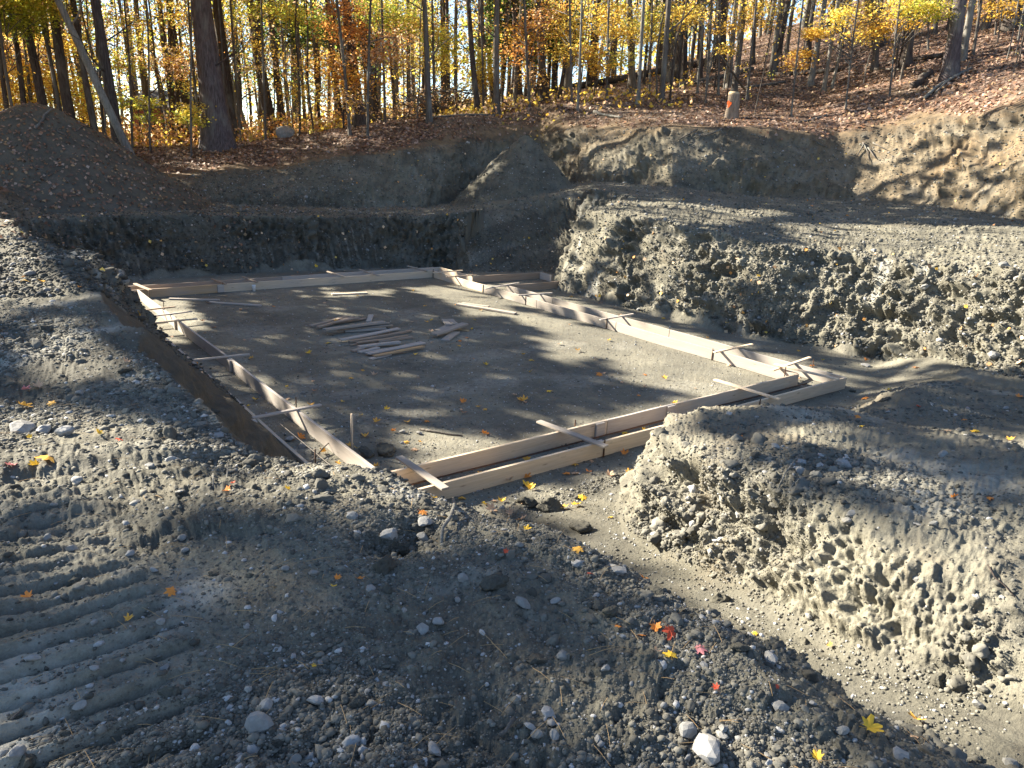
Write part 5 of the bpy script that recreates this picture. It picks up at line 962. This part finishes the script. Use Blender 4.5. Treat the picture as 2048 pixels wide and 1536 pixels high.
# individual stones and clods
SM = [rock_mesh('stone', 1.0, STONE, 20+i, 2, (1, random.uniform(.6, .9), random.uniform(.45, .7))) for i in range(6)]; SW = [rock_mesh('stone', 1.0, STONEW, 40+i, 2, (1, random.uniform(.6, .9), random.uniform(.45, .7))) for i in range(5)]
CM = [rock_mesh('soil_clod', 1.0, SOIL, 60+i, 4, (1, random.uniform(.65, .9), random.uniform(.5, .75)), .45, True) for i in range(5)]
def put(name, me, u, v, spx, label, cat, group, tmin=1.2, sink=.25):
    p, n = hit(u, v, tmin); t = float((p-CP)@FW); r = spx*t/F/2; o = link(name, me, None, (p[0]+n[0]*r*sink, p[1]+n[1]*r*sink, p[2]+n[2]*r*sink)); o.scale = (r, r, r); o.rotation_euler = (random.uniform(-.4, .4), random.uniform(-.4, .4), random.uniform(0, 6.28)); return tag(o, label, cat, group)
GS = 'stones on the ground'
NAMED = [(1415, 1512, 75, 0, 'large rounded pale stone at the bottom edge right of the middle'), (1108, 1478, 32, 1, 'white angular stone near the bottom, right one of two side by side'), (1072, 1472, 30, 1, 'white angular stone near the bottom, left one of two side by side'), (1372, 1470, 48, 1, 'flat white stone above the large rounded one'), (1445, 1465, 24, 1, 'upright oval pale stone beside the flat white one'), (520, 1455, 58, 0, 'rough grey clod stone at the bottom left of centre'), (635, 1410, 46, 0, 'round grey stone right of the track prints'), (35, 1510, 38, 1, 'white wedge stone in the bottom left corner'), (775, 1075, 52, 0, 'pale flat stone on the brow above the dark hollow'), (925, 1160, 30, 1, 'white angular stone below the hanging root'), (1045, 1212, 42, 1, 'rounded white stone in the middle of the bank'), (915, 1205, 20, 1, 'small bright white chip left of the rounded white stone'), (740, 1180, 26, 0, 'grey block stone beside the orange leaf in the hollow'), (990, 1175, 60, 2, 'big crumbly brown clod at the crest'), (1230, 1145, 46, 0, 'long brown stone lying at the edge of the ramp'), (705, 1035, 34, 1, 'flat whitish stone left of the pale flat one'), (850, 1050, 44, 0, 'brownish block stone on the crest near the hanging root'), (850, 1080, 36, 0, 'lower brownish stone on the crest near the hanging root'), (130, 870, 40, 0, 'grey stone left of the yellow leaf on the left bank'), (45, 865, 52, 0, 'broad blue grey stone at the left edge of the bank'), (90, 865, 34, 0, 'flat tan grey stone between others on the left bank'), (155, 968, 30, 0, 'tan oval pebble above the pale dust patch'), (250, 745, 26, 2, 'dark clod on the left bank above the steep face'), (160, 790, 24, 0, 'grey stone on the left bank below the lit patch'), (605, 895, 24, 1, 'whitish stone at the foot of the dark face'), (590, 905, 16, 1, 'small white pebble at the foot of the dark face'), (580, 882, 26, 0, 'round tan stone at the end of the dark face'), (770, 905, 46, 2, 'jagged dark clod standing out above the left form boards'), (735, 915, 36, 2, 'jagged dark clod left of the tall one'), (880, 985, 36, 2, 'dark clod at the end of the short pale strip'), (1055, 1010, 40, 2, 'dark crumbly clod in front of the near outer board'), (1100, 1020, 46, 2, 'dark crumbly clod at the top of the ramp'), (1160, 1060, 44, 2, 'dark clod on the shoulder beside the ramp'), (800, 1105, 44, 2, 'dark clod in the hollow on the crest'), (770, 1140, 50, 2, 'broad dark clod at the hollow rim'), (1600, 950, 26, 0, 'grey stone in the lower right mound'), (1850, 575, 22, 1, 'white stone in the right wall'), (1887, 912, 22, 1, 'white stone on the right flat'), (1990, 715, 26, 1, 'white stone at the foot of the right wall'), (1730, 735, 20, 0, 'bluish stone on the right mound top'), (2010, 535, 30, 1, 'smooth pale stone in the upper right wall'), (1705, 1030, 28, 1, 'white stone in the lit slope right of centre'), (1380, 1000, 20, 1, 'pale stone near the top of the ramp'), (1640, 1160, 24, 1, 'white stone in the lower lit slope'), (1620, 1235, 24, 1, 'white stone by the ramp streaks'), (805, 868, 16, 0, 'dark flat stone on the sunlit floor near the stick'), (838, 868, 15, 0, 'grey flat stone on the sunlit floor near the stick'), (604, 790, 14, 0, 'bluish stone on the floor near the left forms'), (1195, 1480, 22, 0, 'small pale stone near the pale compacted streak'), (1800, 1515, 34, 0, 'grey stone at the bottom right corner'), (1895, 1505, 24, 1, 'pale stone beside the bottom right leaves'), (1560, 1420, 40, 0, 'tan stone among clods at the lower right'), (1480, 1300, 34, 2, 'dark clod below the pink leaf'), (1540, 1325, 42, 0, 'round grey brown stone below the pink leaf'), (330, 1340, 26, 1, 'pale stone beside the track prints'), (270, 1010, 28, 1, 'pale chip on the dusty bank'), (640, 1330, 22, 1, 'white pebble in the shaded bank'), (1310, 1190, 34, 2, 'dark clod at the shaded edge of the ramp'), (1220, 1230, 40, 2, 'dark clod near the ridge end')]
for i, (u, v, s, kd, lb) in enumerate(NAMED):
    if kd == 2: put('soil_clod', CM[i % 5], u, v, s, lb, 'soil clod', 'large soil clods')
    else: put('stone', (SM if kd == 0 else SW)[i % 5], u, v, s, lb, 'stone', GS)
for i in range(130):
    u, v = RNG.uniform(0, 2048), RNG.uniform(780, 1536)
    if 560 < u < 1300 and v < 1010: continue
    if i % 3 == 0: put('soil_clod', CM[i % 5], u, v, RNG.uniform(12, 40)*(v/1200)**1.2, 'loose dark clod of soil lying on the near ground', 'soil clod', 'loose soil clods on the near ground', sink=-.1)
    else: put('stone', (SM if i % 2 else SW)[i % 5], u, v, RNG.uniform(12, 30)*(v/1200)**1.2, 'small loose stone lying on the near ground', 'stone', 'small loose stones on the near ground')
# ------------------------------------------------------------------ leaves
def leaf_shape(curl, seed):
    rg = random.Random(seed); out = []      # five-lobed maple outline
    lob = [(-150, .50), (-130, .36), (-108, .74), (-92, .66), (-74, .50), (-54, .92), (-40, .86), (-24, .56), (-12, .80), (0, 1.08), (12, .80), (24, .56), (40, .86), (54, .92), (74, .50), (92, .66), (108, .74), (130, .36), (150, .50), (180, .14)]
    V = [(0, 0, 0)]
    for a, r in lob:
        a = math.radians(a+rg.uniform(-5, 5)); r *= rg.uniform(.88, 1.08); x, y = r*math.cos(a), r*math.sin(a); V.append((x, y, curl*(abs(y)**1.5*.7+.35*max(x, 0)**2)+rg.uniform(-.04, .06)))
    n = len(lob); Fc = [(0, 1+j, 1+(j+1) % n) for j in range(n)]
    k = len(V); V += [(-.10, .012, 0), (-.10, -.012, 0), (-.85, -.02, .10*curl+.05), (-.85, .0, .10*curl+.05)]; Fc.append((k, k+1, k+2, k+3)); return V, Fc
LCOL = {'yellow': (.80, .50, .05), 'orange': (.72, .26, .05), 'red': (.62, .09, .04), 'pink': (.62, .24, .24), 'tan': (.58, .38, .24), 'gold': (.74, .40, .07)}
LM = {}
for cn, c in LCOL.items():
    for s_ in range(3):
        V, Fc = leaf_shape((.75, -.5, 1.3)[s_], s_*7+len(cn)); me = mesh_py('maple_leaf', V, Fc, LEAFG, False); at = me.color_attributes.new('leafcol', 'FLOAT_COLOR', 'POINT')
        for q in at.data: q.color = (*c, 1)
        LM[cn, s_] = me
def leaf(u, v, spx, cn, label, group, p=None, n=None, r=None, tilt=.35):
    if p is None: p, n = hit(u, v, 1.2); t = float((p-CP)@FW); r = spx*t/F/2
    o = link('maple_leaf', LM[cn, random.randrange(3)]); nn = Vector(n)+Vector((random.gauss(0, tilt), random.gauss(0, tilt), .25)); nn.normalize()
    q = nn.to_track_quat('Z', 'X').to_matrix().to_4x4() @ Matrix.Rotation(random.uniform(0, 6.28), 4, 'Z'); o.matrix_world = Matrix.Translation(Vector(p)+nn*(.012+.12*r)) @ q @ Matrix.Scale(r, 4); return tag(o, label, 'leaf', group)
GL = 'fallen maple leaves near the camera'
for u, v, s, c, lb in ((1732, 1468, 62, 'yellow', 'big bright yellow leaf at the lower right'), (1832, 1445, 44, 'gold', 'orange yellow leaf right of the big yellow one'), (1635, 1528, 36, 'yellow', 'yellow leaf at the bottom edge on the right'), (1825, 1480, 34, 'tan', 'faded leaf under the orange yellow one'), (1335, 1268, 56, 'red', 'bright red orange leaf, largest of the red ones'), (1312, 1258, 34, 'orange', 'orange leaf touching the bright red one on its left'), (1340, 1320, 42, 'yellow', 'yellow leaf below the red ones'), (1398, 1302, 36, 'pink', 'pink leaf right of the red ones'), (1237, 1263, 24, 'orange', 'small orange leaf on the shaded crest'), (1280, 1280, 26, 'orange', 'orange leaf left of the big red one, slightly lower'), (1310, 1312, 22, 'tan', 'faded pink tan leaf left of the yellow one'),
 (1283, 1165, 26, 'orange', 'orange leaf beside the long brown stone'), (1158, 1105, 32, 'gold', 'golden leaf on the clods beside the ramp'), (1052, 1068, 26, 'yellow', 'yellow leaf on the upper clods'), (1042, 1045, 30, 'tan', 'pale leaf in front of the near outer board'), (985, 1022, 34, 'tan', 'pale tan leaf near the hanging root'), (966, 1012, 24, 'yellow', 'yellow leaf near the hanging root'), (1022, 1030, 24, 'tan', 'tan leaf between pale ones in front of the near board'), (866, 1003, 22, 'yellow', 'small yellow leaf on the crest below the short strip'), (843, 1028, 26, 'orange', 'orange brown leaf above the brownish stones'), (715, 1165, 26, 'orange', 'orange leaf in the dark hollow'), (673, 1165, 20, 'orange', 'small orange leaf at the left of the hollow'), (666, 1182, 20, 'yellow', 'small yellow leaf at the left of the hollow'), (1010, 1110, 16, 'red', 'small red leaf on the crest clods'), (1180, 1155, 20, 'red', 'dark red leaf close to the ramp'),
 (40, 815, 42, 'gold', 'large orange gold leaf at the left edge'), (95, 925, 50, 'gold', 'large golden leaf in the left foreground'), (75, 938, 30, 'yellow', 'yellow leaf touching the large golden one'), (25, 940, 30, 'pink', 'faded pink leaf at the left edge'), (192, 875, 24, 'yellow', 'yellow leaf on the left bank stones'), (235, 882, 24, 'red', 'red brown leaf right of the yellow one on the left bank'), (62, 880, 16, 'yellow', 'small yellow leaf at the left edge'), (48, 788, 26, 'pink', 'pinkish leaf curled on the left bank'), (80, 782, 30, 'tan', 'pale curled leaf right of the pinkish one'), (105, 812, 22, 'gold', 'gold leaf right of the large orange gold one'), (250, 730, 22, 'tan', 'tan leaf at the brow of the dark face'), (455, 988, 26, 'orange', 'faded orange leaf on the near bank'), (470, 975, 14, 'red', 'tiny red leaf above the faded orange one'), (575, 985, 22, 'yellow', 'yellow green leaf edge-on on the near bank'), (345, 1187, 34, 'orange', 'orange red leaf lying flat in the shade'), (62, 1210, 32, 'orange', 'orange red leaf on the track prints'), (257, 1250, 26, 'gold', 'gold brown leaf beside a tan stone'), (627, 1338, 14, 'yellow', 'tiny yellow leaf in the shaded bank'),
 (1730, 800, 22, 'orange', 'orange leaf on the right mound'), (1715, 835, 22, 'orange', 'orange leaf lower on the right mound'), (1830, 738, 20, 'orange', 'orange leaf at the back of the right mound'), (1833, 815, 14, 'red', 'pink red leaf on the right mound'), (1950, 868, 24, 'yellow', 'yellow leaf on the right flat'), (1720, 855, 18, 'yellow', 'yellow leaf at the foot of the right mound'), (1898, 868, 22, 'tan', 'tan leaf left of the yellow one on the right flat'), (1930, 842, 16, 'orange', 'small orange leaf on the right flat'), (2035, 800, 20, 'orange', 'orange leaf at the right edge'), (2020, 885, 22, 'gold', 'gold leaf at the right edge of the flat'), (1485, 880, 16, 'orange', 'orange leaf behind the near lit mound'), (1978, 1000, 20, 'orange', 'orange leaf on the grey patch at the right'), (1908, 1000, 22, 'orange', 'pale orange leaf on the grey patch at the right'), (1730, 725, 14, 'orange', 'small orange leaf on the slope crest'), (1435, 1385, 20, 'red', 'red leaf on the dark clods at the lower right'), (1550, 1375, 14, 'red', 'tiny red leaf on the dark clods'), (1660, 1295, 16, 'gold', 'small gold leaf at the lower lit slope'), (1510, 1270, 18, 'yellow', 'small yellow leaf on the ramp'), (1220, 1040, 16, 'yellow', 'small yellow leaf at the head of the ramp')):
    leaf(u, v, s, c, lb, GL)
fi = pick(vis & (cf == 2) & (Rf < 30), 185, 1/(.3+0*Rf))
for j in fi:
    leaf(0, 0, 0, random.choice(['yellow', 'gold', 'tan', 'tan', 'orange']), 'fallen maple leaf lying on the pit floor', 'fallen leaves on the pit floor', PF[j], NF[j], random.uniform(.04, .075), .18)
for u, v, c, lb in ((600, 880, 'orange', 'orange leaf between the left form boards'), (1047, 807, 'gold', 'gold leaf on the shaded middle of the floor'), (965, 870, 'orange', 'orange leaf on the floor near the near inner board'), (1200, 752, 'orange', 'orange leaf at the edge of the sunlit streak')): leaf(u, v, 24, c, lb, 'fallen leaves on the pit floor')
def litter_mesh(name, idx, size, cols, label, cat, tilt=.45):
    n = len(idx); C = PF[idx]+NF[idx]*.02+RNG.normal(size=(n, 3))*[.05, .05, .006]; nrm = NF[idx]+RNG.normal(size=(n, 3))*tilt; nrm /= np.linalg.norm(nrm, axis=1, keepdims=True)
    t = RNG.normal(size=(n, 3)); t -= nrm*(t*nrm).sum(1, keepdims=True); t /= np.linalg.norm(t, axis=1, keepdims=True); b = np.cross(nrm, t); s = (size*RNG.uniform(.6, 1.3, n))[:, None]
    V = np.stack([C-t*s*.55, C+b*s*.5+nrm*s*.15, C+t*s*.6, C-b*s*.5+nrm*s*.2], 1).reshape(-1, 3); cc = np.repeat(np.concatenate([cols, np.ones((n, 1))], 1), 4, axis=0)
    return tag(link(name, mesh_np(name, V, np.arange(4*n).reshape(-1, 4), LEAFG, False, {'leafcol': cc})), label, cat, None, 'stuff')
def litcol(n):
    L = np.array([(.22, .125, .085), (.29, .175, .125), (.38, .26, .20), (.17, .095, .065), (.44, .33, .26), (.32, .17, .10), (.44, .29, .16)]); return L[RNG.integers(0, len(L), n)]*RNG.uniform(.6, 1.1, (n, 1))
i6 = pick(vis & (cf == 1), 60000, np.clip(litf, .05, 1)*np.clip(Rf/25, .5, 2)**2); litter_mesh('leaf_litter', i6, .11, litcol(len(i6)), 'carpet of dry brown leaves on the forest floor', 'leaf litter')
i7 = pick(vis & ((cf == 3) | ((cf == 0) & (Rf > 15) & (PF[:, 0] < 6))), 2600, (cf == 3)*3.0+np.clip(noise(PF[:, 0]*.7, PF[:, 1]*.7, 0, 410), .02, 1)); litter_mesh('fallen_leaves', i7, .075, litcol(len(i7)), 'fallen leaves scattered over the mound and the far slope', 'fallen leaves')
i8 = pick(vis & (cf == 0) & (DP.reshape(-1) > 0) & (Rf > 9), 380); litter_mesh('fallen_leaves', i8, .07, pal(['gold', 'peach', 'orange', 'brown'], len(i8)), 'fallen leaves scattered over the shelf and the cut walls', 'fallen leaves')
# ------------------------------------------------------------------ sticks and roots
def stick(uvs, w0, w1, mat, label, cat='stick', lift=.02, group='sticks and roots on the soil', lifts=None):
    pts = []; V = []; Fc = []
    for i, (u, v) in enumerate(uvs):
        p, n = hit(u, v, 1.2); pts.append(tuple(p+n*(lift if lifts is None else lifts[i])))
    t = float((np.array(pts[0])-CP)@FW); tube(pts, [(w0+(w1-w0)*i/(len(pts)-1))*t/F/2 for i in range(len(pts))], 7, V, Fc); return tag(link('stick', mesh_py('stick', V, Fc, mat)), label, cat, group)
stick([(906, 1008), (905, 1035), (902, 1052), (890, 1070), (884, 1092)], 4, 3, BARKW, 'thin pale curved root hanging over the crest', 'root', lifts=[.05, .05, .04, .03, .01])
stick([(998, 1482), (1010, 1474), (1022, 1462), (1030, 1446)], 8, 9, BARKG, 'bent brown stick near the bottom edge'); stick([(615, 938), (628, 924), (645, 908), (660, 899)], 9, 4, BARKG, 'pointed grey driftwood stub rising above the left forms', lifts=[.0, .03, .06, .09])
stick([(840, 860), (870, 866), (900, 872), (925, 876)], 5, 3, BARKG, 'thin brown stick on the sunlit pit floor', lift=.012); stick([(428, 962), (427, 982)], 2.5, 2.5, BARKW, 'short upright straw stub on the near bank', lifts=[.04, .0]); stick([(455, 945), (453, 975)], 2.5, 2.5, BARKW, 'second short upright straw stub on the near bank', lifts=[.04, .0])
stick([(25, 1455), (45, 1432)], 5, 4, BARKG, 'little brown stick in the bottom left corner'); stick([(1560, 985), (1575, 960), (1590, 940), (1600, 925)], 3, 2, BARKW, 'pale root fibre on the lit mound', 'root', lifts=[.03, .06, .07, .03]); stick([(1575, 1000), (1600, 975), (1625, 960)], 3, 2, BARKW, 'second pale root fibre on the lit mound', 'root', lifts=[.03, .07, .03]); stick([(1975, 1135), (1990, 1160), (2010, 1180), (2030, 1200)], 3, 2, BARKD, 'thin dark twig on the lit right slope')
for q in (((1725, 288), (1733, 305), (1740, 330)), ((1728, 290), (1715, 312), (1700, 325)), ((1735, 300), (1748, 315), (1752, 322)), ((1745, 290), (1760, 300), (1775, 303)), ((1445, 262), (1420, 272), (1390, 283)), ((1395, 262), (1375, 275), (1352, 287)), ((1850, 175), (1858, 182), (1866, 190)), ((1625, 285), (1640, 292), (1655, 298)), ((1925, 320), (1928, 335), (1926, 350))):
    stick(q, 3, 1.2, BARKG, 'torn root hanging out of the upper cut bank', 'root', .05, 'torn roots in the upper cut bank')
n = 260; ii = pick(bank & (Rf < 7), n); V = []; Fc = []
for j in ii:
    a = RNG.uniform(0, 6.28); L = RNG.uniform(.02, .06); d = Vector((math.cos(a)*L, math.sin(a)*L, RNG.uniform(0, .012))); p = Vector(PF[j])+Vector((0, 0, .012)); tube([p-d, p+Vector((0, 0, .004)), p+d], [.0011, .0011, .0007], 4, V, Fc, False)
kn_ = NT('straw'); STRAW = kn_.fin((.36, .24, .12), .8); tag(link('pine_needles', mesh_py('pine_needles', V, Fc, STRAW)), 'dry needles and straw bits scattered on the near bank', 'pine needles', None, 'stuff')
